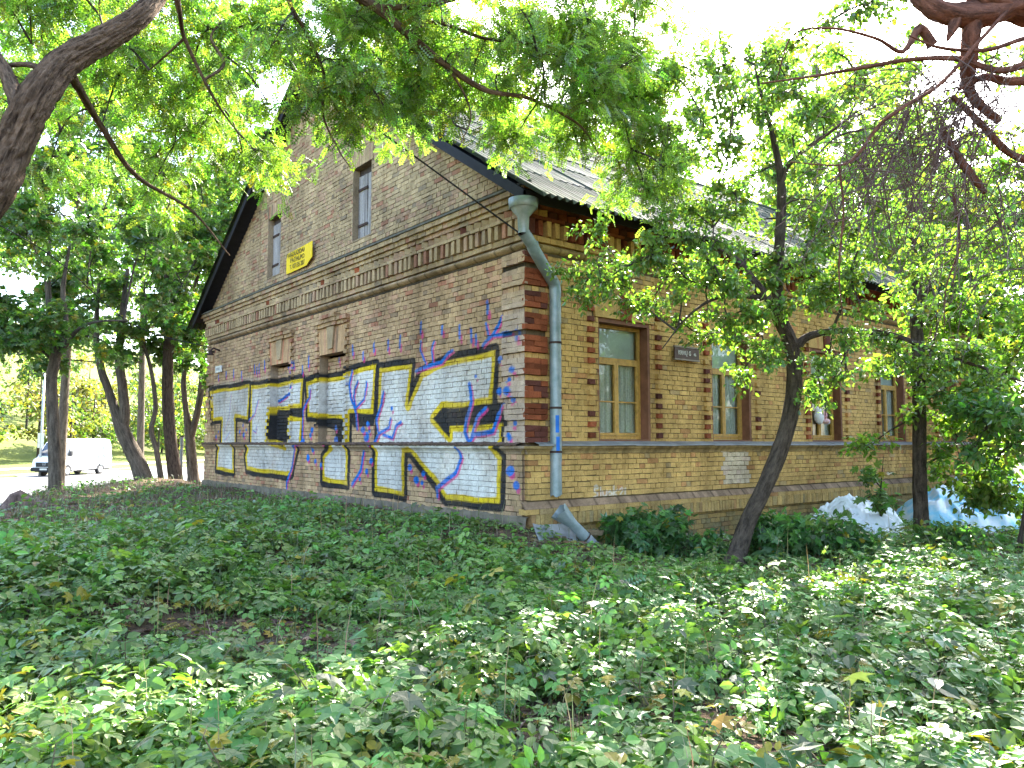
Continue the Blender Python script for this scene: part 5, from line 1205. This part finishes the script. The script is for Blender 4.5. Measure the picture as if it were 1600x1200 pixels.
blades('dry_stalks', 'thin dry tan stalks poking out of the ground cover', 700, 2.3, 16, lambda x, y, g: g.random(len(x)) < .8, .5, (.30, .22, .12), 814, .0035, .45, 'dry stalks')
# fallen leaves and twigs
g = np.random.default_rng(820); x, y, r = polar(16000, 2.0, 18, 1.3); k = outside_house(x, y) & (crest_d(x, y) < 1); x, y = x[k], y[k]; m = len(x)
V, F, C = scatter(LEAF_MAPLE, np.stack([x, y, ground_z(x, y) + .012], -1), np.c_[g.normal(0, 1, (m, 2)), g.normal(0, .15, m)], np.c_[g.normal(0, .3, (m, 2)), np.ones(m)], g.uniform(.04, .11, m), leaf_cols(g, m, (.17, .10, .06), .5, .10, (.30, .2, .03)))
obj('leaf_litter', V, F, M_DRY, None, C, kind='stuff', label='brown fallen leaves lying on the soil', cat='leaf litter')
tm = MB(); x, y, r = polar(700, 2.0, 14, 1.3)
for a, b in zip(x, y):
    if not outside_house(np.array([a]), np.array([b]))[0]: continue
    t = g.uniform(0, 6.28); l = g.uniform(.1, .5); c, s = math.cos(t) * l, math.sin(t) * l
    tm.tube([(a, b, float(ground_z(a, b)) + .012), (a + c * .5, b + s * .5, float(ground_z(a + c * .5, b + s * .5)) + .03), (a + c, b + s, float(ground_z(a + c, b + s)) + .015)], [.005, .002], 3, False)
tm.build('fallen_twigs', M_DEADTWIG, None, kind='stuff', label='thin fallen twigs scattered on the soil', cat='fallen twigs')

# ---------------------------------------------------------------- seedlings that stand out, each a thing with its own leaves
def leaf_data(T, name, mat, base, yellow=0):
    out = []
    for i in range(5):
        g = np.random.default_rng(900 + i); V = T[0].copy(); V[:, 2] += .06 * np.sin(V[:, 1] * 3 + i) + .04 * g.normal(0, .5, len(V)) * (V[:, 0] ** 2)
        out.append(mesh_of(name, V, T[1], leaf_cols(g, 1, base, .3, yellow).repeat(len(V), 0), [mat]))
    return out
D_MAPLE = leaf_data(LEAF_MAPLE, 'leaf', M_HERB, (.11, .21, .07)); D_YEL = leaf_data(LEAF_MAPLE, 'leaf', M_HERB, (.48, .40, .05)); D_OVAL = leaf_data(LEAF_OVAL, 'leaf', M_HERB, (.13, .22, .07))
from mathutils import Matrix
def seedling(name, label, x, y, h, size, n, data, group, seed):
    g = np.random.default_rng(seed); z = float(ground_z(x, y))
    root = link(name, None, label=label, cat='seedling', group=group, loc=(x, y, z))
    P = catmull([(0, 0, -.02), tuple(g.normal(0, .03, 2)) + (h * .5,), tuple(g.normal(0, .05, 2)) + (h,)], 3); V, F = tube(P, [.006, .003], 5, False)
    st = MB(); st.add(V, F)
    for i in range(n):
        t = .35 + .65 * (i + 1) / n; p = P[min(len(P) - 1, int(t * (len(P) - 1)))]; a = i * 2.399 + g.uniform(-.4, .4)
        out = np.array([math.cos(a), math.sin(a), .25]); q = p + out * size * g.uniform(.35, .7); st.tube([p, q], [.003, .002], 3, False)
        lf = link('leaf', data[g.integers(len(data))], root); s = size * g.uniform(.75, 1.2)
        A = Vector((out[0], out[1], g.uniform(-.35, .1))).normalized(); N = Vector((g.normal(0, .25), g.normal(0, .25), 1)); X = A.cross(N).normalized(); N = X.cross(A)
        mt = Matrix((X, A, N)).transposed().to_4x4(); lf.matrix_local = Matrix.Translation(Vector(q)) @ mt @ Matrix.Scale(s, 4)
    st.build('stem', plain_stem, root)
plain_stem = plain('green_stem', (.13, .10, .05), .8, bumps=0)
for i, (x, y, h, s, n, d, lab) in enumerate([(-4.29, -3.48, 0.42, 0.15, 7, 2, 'tall seedling with long pale leaves left of the centre foreground'), (-5.18, -4.29, 0.34, 0.18, 7, 0, 'large-leaved maple seedling at the bottom, left of centre'), (-2.90, -3.07, 0.36, 0.15, 6, 0, 'maple seedling with whitish sunlit leaves below the house corner'), (-1.69, -3.32, 0.3, 0.14, 6, 0, 'sunlit maple seedling in front of the fallen pipe'), (-1.57, -4.15, 0.3, 0.14, 6, 0, 'sunlit maple seedling in front of the crooked trunk, to its left'), (-0.92, -4.32, 0.3, 0.13, 6, 0, 'sunlit maple seedling just in front of the crooked trunk'), (-2.35, -3.16, 0.28, 0.13, 4, 1, 'yellow maple seedling in front of the metal sheet'), (-2.85, -6.18, 0.32, 0.15, 6, 0, 'broad maple seedling in the lower right foreground'), (-3.42, -5.42, 0.22, 0.09, 4, 1, 'yellowing maple seedling in the lower middle foreground'), (-1.35, -5.86, 0.22, 0.11, 4, 1, 'yellow maple seedling in the right foreground'), (-3.64, -5.86, 0.26, 0.1, 4, 1, 'yellow-leaved maple seedling near the bottom, right of centre'), (-3.51, -6.43, 0.28, 0.14, 6, 0, 'maple seedling at the bottom, right of centre'), (-5.16, -4.76, 0.3, 0.17, 6, 0, 'large-leaved maple seedling at the very bottom, left of centre'), (-6.17, -1.97, 0.2, 0.12, 4, 1, 'yellowing seedling at the far left of the foreground')]):
    seedling('maple_seedling', lab, x, y, h, s, n, (D_MAPLE, D_YEL, D_OVAL)[d], 'single seedlings in the foreground', 1000 + i)
g = np.random.default_rng(1100); x, y, r = polar(400, 3.4, 9.5, 1.6, 34); cnt = 0
for a, b in zip(x, y):
    if cnt >= 44 or not outside_house(np.array([a]), np.array([b]))[0] or b > -2.4: continue
    cnt += 1
    seedling('maple_seedling', 'small maple seedling among the sunlit foreground herbs', a, b, g.uniform(.2, .38), g.uniform(.09, .15), g.integers(4, 8), D_MAPLE if g.random() < .7 else D_OVAL, 'small seedlings among the herbs', 1200 + cnt)

# ---------------------------------------------------------------- shrubs
def shrub(name, label, x, y, h, r, T, size, base, stems, clumps, seed, mat=M_LEAF, per=16, cat='shrub', yellow=.03, zc=.6, twigs=8):
    g = np.random.default_rng(seed); z = float(ground_z(x, y)); base_p = np.array([x, y, z]); limbs = []
    for i in range(stems):
        a = g.uniform(0, 6.28); e = np.array([math.cos(a) * r * .5, math.sin(a) * r * .5, h * g.uniform(.6, .9)])
        limbs.append(([base_p + (0, 0, -.05) + g.normal(0, .05, 3) * (1, 1, 0), base_p + e * .5 + g.normal(0, .06, 3), base_p + e], [.014 + .006 * h, .010 + .003 * h, .004]))
    root = link(name, None, label=label, cat=cat, loc=base_p)
    sk = []
    for P, rr in limbs:
        Q = catmull(P, 4); V, F = tube(Q, rr, 6, False); obj('stem', V - base_p, F, M_TWIG, root, smooth=True); sk.append(Q)
    cr = Crown(seed + 1); grow(cr, np.concatenate(sk), blobs(cr.g, clumps, base_p + (0, 0, h * zc), (r, r, h * .42), (.28, .28, .2), .5), T, size, base, twigs=twigs, per=per, droop=.2, tr=.004, yellow=yellow, flat=.9)
    finish_crown(local(cr, base_p), T, mat, root, None, 'foliage')
for i, a in enumerate([
    ('shrub', 'dark leafy shrub at the foot of the long wall below the first window', 1.4, -1.01, 0.6, 0.42, LEAF_MAPLE, 0.15, (0.085, 0.18, 0.055), 5, 12, 0.6, 10),
    ('shrub', 'low green shrub left of the crooked trunk', 1.84, -1.68, 0.32, 0.3, LEAF_OVAL, 0.12, (0.076, 0.17, 0.051), 4, 10, 0.6, 10),
    ('shrub', 'dark broad-leaved shrub just right of the crooked trunk', 2.71, -2.38, 0.6, 0.42, LEAF_MAPLE, 0.15, (0.085, 0.18, 0.055), 6, 18, 0.6, 10),
    ('shrub', 'dark shrub in front of the white plastic sheet', 3.39, -2.61, 0.55, 0.4, LEAF_OVAL, 0.13, (0.085, 0.18, 0.055), 6, 12, 0.6, 10),
    ('shrub', 'low shrub below the white plastic sheet', 3.57, -3.08, 0.35, 0.35, LEAF_OVAL, 0.11, (0.076, 0.17, 0.051), 4, 10, 0.6, 10),
    ('shrub', 'leafy shrub with a thin dark stem at the right edge', 5.92, -4.16, 2.3, 1.0, LEAF_OVAL, 0.13, (0.102, 0.204, 0.051), 3, 26, 0.82, 10),
    ('shrub', 'bright shrub hanging over the blue plastic', 12.69, -1.25, 2.6, 1.0, LEAF_OVAL, 0.13, (0.128, 0.23, 0.051), 4, 26, 0.85, 10),
    ('shrub', 'low bramble at the foot of the slim trunk', 4.7, -3.67, 0.45, 0.45, LEAF_OVAL, 0.1, (0.102, 0.187, 0.051), 4, 10, 0.6, 10),
    ('shrub', 'small pale green shrub beside the fallen pipe', 1.47, -0.45, 0.4, 0.22, LEAF_OVAL, 0.12, (0.119, 0.221, 0.068), 3, 6, 0.6, 10),
    ('sapling', 'thin upright sapling with a few hanging leaves before the third pier', 6.5, -1.87, 2.0, 0.3, LEAF_MAPLE, 0.15, (0.102, 0.187, 0.051), 1, 3, 0.6, 4)]): shrub(*a[:11], seed=1500 + 11 * i, zc=a[11], per=a[12])

# ---------------------------------------------------------------- things beside the house
M_PLASTIC = None
def plastic_mat(name, stops):
    m, nt, b = new_mat(name)
    p = noise(nt, 1.3, 4, .6); f = noise(nt, 14, 5, .6)
    nt.links.new(ramp(nt, p, stops), b.inputs['Base Color']); b.inputs['Roughness'].default_value = .28; b.inputs['Specular IOR Level'].default_value = .5
    bump(nt, b, f, .35, .02); return m
M_PW = plastic_mat('white_plastic_film', [(.3, (.55, .58, .62)), (.6, (.72, .74, .76))])
M_PB = plastic_mat('blue_white_plastic_film', [(.34, (.62, .66, .70)), (.44, (.45, .58, .66)), (.54, (.13, .46, .66)), (.66, (.55, .62, .67))])
def heap(name, label, cx, cy, rx, ry, ang, h, mat, seed, n=130, cat='plastic sheet'):
    u = np.linspace(-1, 1, n); U, W = np.meshgrid(u, u, indexing='ij'); rr = np.sqrt(U ** 2 + W ** 2)
    ca, sa = math.cos(ang), math.sin(ang); X = cx + ca * U * rx - sa * W * ry; Y = cy + sa * U * rx + ca * W * ry
    env = np.clip(1 - rr ** 2, 0, 1) ** .75
    Z = np.zeros_like(X)
    for i in range(n):
        for j in range(n):
            v = Vector((U[i, j] * 1.5 + W[i, j] * .6 + seed, W[i, j] * 1.3 - U[i, j] * .5, seed))
            a = mnoise.noise(v * 1.1); b1 = 1 - abs(mnoise.noise(v * 2.3 + Vector((a, 2 * a, 0)))) * 2.2; b2 = 1 - abs(mnoise.noise(v * 5.5 + Vector((2 * a, a, 3)))) * 2
            Z[i, j] = env[i, j] * h * (.72 + .42 * a) + env[i, j] ** .5 * (.16 * b1 + .05 * b2 - .1)
    z0 = ground_z(X, Y); V = np.stack([X, Y, np.maximum(z0 - .03 + Z, z0 - .03)], -1).reshape(-1, 3)
    F = grid_faces(n, n); keep = (rr.ravel()[F] < 1.0).all(1); c0 = np.array([cx, cy, float(ground_z(cx, cy))])
    return obj(name, V - c0, F[keep], mat, None, smooth=True, loc=c0, label=label, cat=cat)
heap('plastic_sheet', 'crumpled white plastic sheet heaped against the long wall', 6.75, -1.35, 1.25, .85, .35, .82, M_PW, 3.1)
heap('plastic_sheet', 'larger heap of blue and white plastic film behind the slim trunk', 10.6, -2.0, 2.6, 1.5, .1, 1.12, M_PB, 8.7)
heap('plastic_bag', 'small crumpled white plastic bag lying in the herbs', 4.42, -1.74, .17, .13, .4, .22, M_PW, 5.2, 24, 'plastic bag')

def sheet_between(name, label, c, mat, cat, n=14, bend=.04, th=.006):
    c = [np.array(p, float) for p in c]; u = np.linspace(0, 1, n); U, W = np.meshgrid(u, u, indexing='ij')
    P = (c[0] * ((1 - U) * (1 - W))[..., None] + c[1] * (U * (1 - W))[..., None] + c[2] * (U * W)[..., None] + c[3] * ((1 - U) * W)[..., None])
    nn = unit(np.cross(c[1] - c[0], c[3] - c[0])); P = P + nn * (bend * np.sin(U * 3.1) * np.cos(W * 2.2) + .008 * np.sin(U * 9 + W * 7))[..., None]
    V = np.concatenate([P.reshape(-1, 3), P.reshape(-1, 3) - nn * th]); F = grid_faces(n, n); k = n * n
    e = np.concatenate([np.arange(n), np.arange(1, n) * n + n - 1, (n - 1) * n + np.arange(n - 2, -1, -1), np.arange(n - 2, 0, -1) * n]); e2 = np.roll(e, -1)
    c0 = V.mean(0); return obj(name, V - c0, np.vstack([F, F[:, ::-1] + k, np.stack([e, e2, e2 + k, e + k], -1)]), mat, None, loc=c0, label=label, cat=cat)
M_ZINC2 = plain('dull_zinc', (.27, .28, .29), .55, .4, var=.3, scale=5)
sheet_between('metal_sheet', 'bent grey sheet of metal leaning on the corner of the house', [(-0.05, -0.22, 0.03), (0.64, -0.20, 0.01), (0.52, -0.68, -0.37), (-0.36, -0.78, -0.27)], M_ZINC2, 'metal sheet')
fp0, fp1 = np.array((0.27, -0.42, 0.21)), np.array((0.89, -0.62, -0.43))
fd = unit(fp1 - fp0); L = np.linalg.norm(fp1 - fp0)
root = link('fallen_pipe', None, label='fallen length of grey downpipe lying across the metal sheet', cat='downpipe', loc=fp1)
def half(P, r, n=12, a0=0, a1=6.283):
    return tube(P, r, n, False)
V, F = tube(np.array([fp0, fp0 + fd * L * .3, fp0 + fd * L * .62]) - fp1, [.125, .075, .082], 16, False); V[:16] += np.random.default_rng(5).normal(0, .018, (16, 3)); obj('pipe_section', V, F, M_ZINC, root, smooth=True)
V, F = tube(np.array([fp0 + fd * L * .6, fp1]) - fp1, [.088, .088], 16, False); obj('pipe_section', V, F, M_ZINC2, root, smooth=True)
V, F = tube(np.array([fp0 + fd * L * .60, fp0 + fd * L * .625]) - fp1, .096, 16, False); obj('collar', V, F, M_IRON, root)
rb = np.random.default_rng(33)
def lumpy(name, label, c, s, mat, cat, seed, rz=0):
    g = np.random.default_rng(seed); V = np.array([(x, y, z) for z in (-1, 1) for y in (-1, 1) for x in (-1, 1)], float) * np.array(s) / 2 * (1 + g.normal(0, .12, (8, 3)))
    m = MB(); ca, sa = math.cos(rz), math.sin(rz); V[:, :2] = np.c_[ca * V[:, 0] - sa * V[:, 1], sa * V[:, 0] + ca * V[:, 1]]
    m.add(V, [(0, 2, 3, 1), (4, 5, 7, 6), (0, 1, 5, 4), (1, 3, 7, 5), (3, 2, 6, 7), (2, 0, 4, 6)], (.24, .17, .10)); o = m.build(name, mat, None, label=label, cat=cat); o.location = c
    bv = o.modifiers.new('bevel', 'BEVEL'); bv.width = min(s) * .14; bv.segments = 2
    return o
lumpy('loose_brick', 'loose tan brick lying between the metal sheet and the fallen pipe', (0.57, -0.50, -0.29), (.25, .12, .085), M_BRICK, 'brick', 1, .5)
lumpy('loose_brick', 'flat broken brick slab behind the fallen pipe', (1.02, -0.30, -0.16), (.32, .2, .07), M_BRICK, 'brick', 2, -.3)
lumpy('loose_brick', 'chipped brick half sunk in the soil by the fallen pipe end', (1.20, -0.25, -0.35), (.2, .12, .08), M_BRICK, 'brick', 3, 1.0)

# signs on the walls
M_YEL = plain('yellow_sign', (.80, .54, .02), .5, var=.06, scale=3, bumps=0); M_INK = plain('dark_lettering', (.09, .06, .01), .6, bumps=0); M_BROWNS = plain('brown_sign', (.085, .045, .03), .6, var=.2); M_CREAM = plain('cream_lettering', (.55, .50, .40), .6, bumps=0)
M_WHITES = plain('white_enamel', (.62, .60, .55), .5, var=.1)
def text(body, size, mat, parent, loc, rot, sx=1.0):
    c = bpy.data.curves.new('lettering', 'FONT'); c.body = body; c.size = size; c.align_x = 'CENTER'; c.align_y = 'CENTER'; c.extrude = .001; c.offset = size * .018; c.materials.append(mat)
    o = bpy.data.objects.new('lettering_outline', c); COL.objects.link(o); bpy.context.view_layer.update()
    me = bpy.data.meshes.new_from_object(o.evaluated_get(bpy.context.evaluated_depsgraph_get())); bpy.data.objects.remove(o)
    o = link('lettering', me, parent); o.location = loc; o.rotation_euler = rot; o.scale = (sx, 1, 1); return o
sg = MB(); n = 16; u = np.linspace(8.63, 7.12, n); zb = np.where(np.arange(n) > n - 4, 5.09 + .035 * (np.arange(n) - n + 4), 5.07)
off = .05 + .05 * np.linspace(0, 1, n) ** 2
V = np.concatenate([np.c_[-off, u, zb], np.c_[-off, u, np.full(n, 5.55)], np.c_[-off + .012, u, zb], np.c_[-off + .012, u, np.full(n, 5.55)]]); i = np.arange(n - 1)
sg.add(V, [(a, a + 1, a + 1 + n, a + n) for a in i]); sg.add(V, [(a + 2 * n, a + 3 * n, a + 1 + 3 * n, a + 1 + 2 * n) for a in i]); sg.add(V, [(a, a + 2 * n, a + 1 + 2 * n, a + 1) for a in i]); sg.add(V, [(a + n, a + n + 1, a + 3 * n + 1, a + 3 * n) for a in i]); sg.add(V, [(0, n, 3 * n, 2 * n), (n - 1, 3 * n - 1, 4 * n - 1, 2 * n - 1)])
sign = link('wall_sign', None, label='yellow sign board with dark lettering under the attic hatches', cat='sign'); sg.build('board', M_YEL, sign)
for body, z, s in (('PARDUODAMOS', 5.46, 1.12), ('PATALPOS', 5.315, 1.2), ('T. 07135 2078', 5.17, 1.0)):
    text(body, .145, M_INK, sign, (-.084, 7.9, z), (R(90), 0, R(-90 + 1.6)), s)
ss = link('street_sign', None, label='brown street name sign between the first two windows', cat='sign')
m = MB(); m.box((3.26, -.075, 2.585), (3.92, -.05, 2.79)); m.build('board', M_BROWNS, ss)
m = MB(); m.box((3.25, -.085, 2.785), (3.93, -.045, 2.81)); m.box((3.25, -.085, 2.565), (3.93, -.045, 2.59)); m.build('rim', plain('sign_rim', (.26, .2, .14), .7), ss)
text('KRIVIŲ G', .105, M_CREAM, ss, (3.52, -.078, 2.69), (R(90), 0, 0), .8); text('46', .075, M_CREAM, ss, (3.80, -.078, 2.68), (R(90), 0, 0), .9)
hs = link('house_number_sign', None, label='small white plate on the far end of the gable', cat='sign'); m = MB(); m.box((-.075, 12.98, 3.10), (-.03, 13.42, 3.28)); m.build('plate', M_WHITES, hs)
m = MB(); m.box((-.08, 13.06, 3.15), (-.0755, 13.34, 3.23)); m.build('panel', plain('grey_print', (.3, .3, .3), .6), hs)

# plush toy hooked on the third window
def ball(c, r, n=14, k=10, col=(1, 1, 1)):
    th = np.linspace(0, np.pi, k); ph = np.arange(n) / n * 2 * np.pi; T, P = np.meshgrid(th, ph, indexing='ij')
    V = np.stack([np.sin(T) * np.cos(P) * r[0] + c[0], np.sin(T) * np.sin(P) * r[1] + c[1], np.cos(T) * r[2] + c[2]], -1).reshape(-1, 3)
    i = np.arange(k - 1)[:, None] * n; j = np.arange(n)[None]; jj = (j + 1) % n
    return V, np.stack([i + j, i + n + j, i + n + jj, i + jj], -1).reshape(-1, 4), col
def plush():
    m, nt, b = new_mat('plush'); nt.links.new(attr(nt), b.inputs['Base Color']); b.inputs['Roughness'].default_value = .95; bump(nt, b, noise(nt, 60, 4), .6, .01); return m
M_PLUSH = plush(); px_, pz_ = (8.15, 1.71); toy = link('plush_toy', None, label='pink and white plush toy hanging at the third window', cat='toy', loc=(px_, .09, pz_))
for nm, c, r, colr in (('body', (0, 0, 0), (.16, .09, .17), (.72, .66, .62)), ('head', (.12, -.02, .02), (.11, .085, .09), (.62, .28, .28)), ('muzzle', (.19, -.04, -.10), (.12, .08, .06), (.68, .40, .38)), ('paw', (.27, -.04, -.12), (.055, .05, .05), (.75, .72, .70)), ('ear', (-.08, 0, .13), (.06, .05, .08), (.70, .62, .58))):
    V, F, cc = ball(c, r, col=colr); obj(nm, V, F, M_PLUSH, toy, np.tile(cc, (len(V), 1)), True)

# cables
def cable(name, label, P, r, n=18):
    P = np.array(P, float); V, F = tube(catmull(P, n), r, 6); return obj(name, V, F, M_TAR, None, label=label, cat='cable')
cable('overhead_cable', 'thin dark cable slanting across the gable to the corner', [(-4.87, 0.84, 6.77), (-3.42, 0.53, 5.85), (-1.88, 0.15, 5.00), (-0.30, -0.32, 4.04)], .012)
cable('overhead_cable', 'thin dark cable running from the left trees to the far end of the gable', [(-6.14, 10.96, 6.10), (-4.33, 12.13, 5.52), (-2.01, 14.24, 4.36), (-.05, 13.35, 3.75)], .012)

# stump and posts
st = link('tree_stump', None, label='weathered reddish stump on the edge of the bank', cat='stump', loc=(-5.04, 9.46, -0.28)); M_STUMP = bark_mat('old_stump', (.07, .045, .035), (.26, .18, .15), own=False)
V, F = tube([(0, 0, -.15), (0, 0, .12), (.05, .02, .34), (.1, .05, .42)], [.42, .33, .24, .12], 16, True, .16, 3); obj('trunk', V, F, M_STUMP, st, smooth=True)
V, F = tube([(.1, 0, -.1), (.45, -.1, .12), (.62, -.15, .02)], [.2, .16, .06], 12, True, .14, 4); obj('root', V, F, M_STUMP, st, smooth=True)
M_STEEL = plain('galvanised_post', (.42, .43, .43), .45, .4, var=.1)
rp = np.array((1.32, 55.28, -1.20)); rs = link('road_sign', None, label='pale road sign post beside the white van', cat='road sign', loc=rp)
V, F = tube([(0, 0, -.2), (0, 0, 7.4)], [.09, .07], 12); obj('post', V, F, M_STEEL, rs, smooth=True)
for nm, z0, z1, mt in (('sign_plate', 2.35, 3.05, M_WHITES), ('sign_plate', 2.0, 2.33, M_WHITES)):
    m = MB(); a = math.atan2(RD[1], RD[0]) + 1.2; c, s = math.cos(a) * .35, math.sin(a) * .35; V = [(q * c + o_ * -s * .06, q * s + o_ * c * .06 - .1 * 0, z) for o_ in (1.6, 2.2) for z in (z0, z1) for q in (-1, 1)]; m.add(V, [(0, 1, 3, 2), (6, 7, 5, 4), (0, 2, 6, 4), (1, 5, 7, 3), (2, 3, 7, 6), (0, 4, 5, 1)]); m.build(nm, mt, rs)
V, F = tube([(0, 0, -.3), (0, 0, 2.0)], .06, 10); V2, F2 = tube([(0, 0, 1.98), (0, 0, 2.04)], .075, 10)
mp = link('metal_post', None, label='thin grey metal post between the maple trunks', cat='post', loc=(1.84, 23.16, -0.60)); obj('post', V, F, plain('grey_post', (.2, .2, .2), .6), mp); obj('cap', V2, F2, M_IRON, mp)

# ---------------------------------------------------------------- the van (x forward, y to its left)
van = link('parked_van', None, label='white delivery van with pale blue print on the road', cat='van', loc=(VAN[0], VAN[1], ROAD_Z)); van.rotation_euler = (0, 0, math.atan2(-RD[1], -RD[0]) + -0.02)
M_VANW = plain('van_white', (.80, .80, .80), .3, var=.02, bumps=0, spec=.5); M_BLK = plain('black_plastic', (.03, .03, .033), .6, bumps=0); M_VGLASS = plain('van_glass', (.035, .05, .08), .08, var=.1, bumps=0, spec=.8); M_PRINT = plain('pale_blue_print', (.26, .55, .70), .4, var=.1, bumps=0)
prof = [(-3.0, .42), (-3.02, 1.2), (-2.96, 2.3), (-2.85, 2.58), (-2.5, 2.66), (.9, 2.66), (1.5, 2.58), (1.85, 2.36), (2.35, 1.72), (2.62, 1.34), (3.0, 1.18), (3.1, .95), (3.12, .62), (3.05, .36)]
wd = lambda z: np.interp(z, [.3, .9, 1.3, 2.3, 2.58, 2.66], [.97, 1.0, .99, .90, .84, .70])
n = len(prof); V = [(x, -wd(z) * (1 if x < 2.5 else .93), z) for x, z in prof] + [(x, wd(z) * (1 if x < 2.5 else .93), z) for x, z in prof]
m = MB(); m.add(V, [(i, i + 1, i + 1 + n, i + n) for i in range(n - 1)] + [(n - 1, 0, n, 2 * n - 1)]); V_ = np.array(V)
m.F.append(np.array([list(range(n))])); m.F.append(np.array([list(range(2 * n - 1, n - 1, -1))]))
m.build('body', M_VANW, van)
def panel(name, pts, mat, lift, parent=van, th=None):
    mm = MB(); P = np.array(pts, float); mm.add(P, [tuple(range(len(P)))]); return mm.build(name, mat, parent)
def side_panel(name, pts, mat, off=.012, sgn=1, parent=van):
    return panel(name, [(x, sgn * (wd(z) * (1 if x < 2.5 else .95) + off), z) for x, z in pts], mat, 0, parent)
for s in (1, -1):
    side_panel('side_window', [(1.15, 1.45), (1.98, 1.45), (1.72, 2.08), (1.2, 2.14)], M_VGLASS, .014, s)
    side_panel('sill_trim', [(-2.95, .45), (2.4, .45), (2.4, .58), (-2.95, .58)], plain('grey_trim', (.3, .3, .3), .6, bumps=0), .01, s)
    side_panel('door_seam', [(1.06, .55), (1.075, .55), (1.075, 2.3), (1.06, 2.3)], M_BLK, .011, s)
side_panel('print', [(-2.98, 1.25), (-1.4, 1.15), (-.9, 1.05), (-1.5, 1.45), (-2.0, 1.85), (-2.1, 2.15), (-2.5, 2.5), (-2.9, 2.45)], M_PRINT, .012)
side_panel('print', [(-2.75, 1.55), (-2.1, 1.58), (-2.15, 1.95), (-2.75, 2.05)], M_VANW, .016)
t0 = np.linspace(0, 2 * np.pi, 20); mm = MB()
for cx in (-1.1, -1.75):
    P = [(cx + .42 * np.cos(a) * .9, wd(1.1 + .3 * np.sin(a)) + .018, 1.1 + .42 * np.sin(a)) for a in t0]; mm.tube(P, .02, 4, False)
mm.build('print', plain('blue_line_print', (.45, .66, .76), .4, bumps=0), van)
panel('windscreen', [(1.90, -.80, 2.33), (1.90, .80, 2.33), (2.585, .86, 1.42), (2.585, -.86, 1.42)], M_VGLASS, 0).location = (.03, 0, .02)
panel('grille', [(3.135, -.62, .66), (3.135, .62, .66), (3.125, .66, .98), (3.125, -.66, .98)], M_BLK, 0)
mm = MB(); mm.box((2.95, -.97, .34), (3.2, .97, .62)); bpz = mm.build('bumper', M_BLK, van)
mm = MB(); mm.box((3.2, -.27, .44), (3.21, .27, .56)); mm.build('number_plate', M_WHITES, van)
mm = MB(); mm.tube([(3.15, .12 * math.cos(a), .86 + .12 * math.sin(a)) for a in t0], .012, 4, False)
for a in (math.pi / 2, math.pi * 7 / 6, math.pi * 11 / 6): mm.tube([(3.15, 0, .86), (3.15, .12 * math.cos(a), .86 + .12 * math.sin(a))], [.02, .005], 4)
mm.build('emblem', M_STEEL, van)
for s in (1, -1):
    mm = MB(); P = [(3.09, s * .64, .72), (2.85, s * .985, .76), (2.72, s * .99, 1.1), (3.0, s * .7, 1.02)]; mm.add(P, [(0, 1, 2, 3) if s > 0 else (3, 2, 1, 0)]); o = mm.build('headlight', plain('headlight_glass', (.22, .24, .27), .12, var=.1, bumps=0, spec=.8), van); o.location = (.03, s * .012, 0)
    mm = MB(); mm.box((1.86, s * 1.0 if s > 0 else -1.22, 1.40), (2.0, 1.22 if s > 0 else -1.0, 1.76)); mm.box((1.9, min(s * .9, s * 1.05), 1.42), (1.97, max(s * .9, s * 1.05), 1.5)); mm.build('mirror', M_BLK, van)
    for x in (2.05, -1.65):
        V, F = tube([(x, s * .72, .36), (x, s * .76, .36), (x, s * .98, .36), (x, s * 1.0, .36)], [.30, .36, .36, .31], 22); tyre = obj('wheel', V, F, M_BLK, van)
        V, F = tube([(x, s * .99, .36), (x, s * 1.012, .36), (x, s * 1.016, .36)], [.245, .23, .05], 18); obj('rim', V, F, M_STEEL, tyre)
        ah = np.linspace(0, np.pi, 14); P = [(x + .43 * math.cos(a), s * 1.004, .38 + .43 * math.sin(a)) for a in ah]; mm = MB(); mm.add(P, [tuple(range(14))]); o = mm.build('wheel_arch', M_BLK, van)
mm = MB(); mm.box((-2.9, -.85, .3), (2.9, .85, .46)); mm.build('underbody', M_BLK, van)
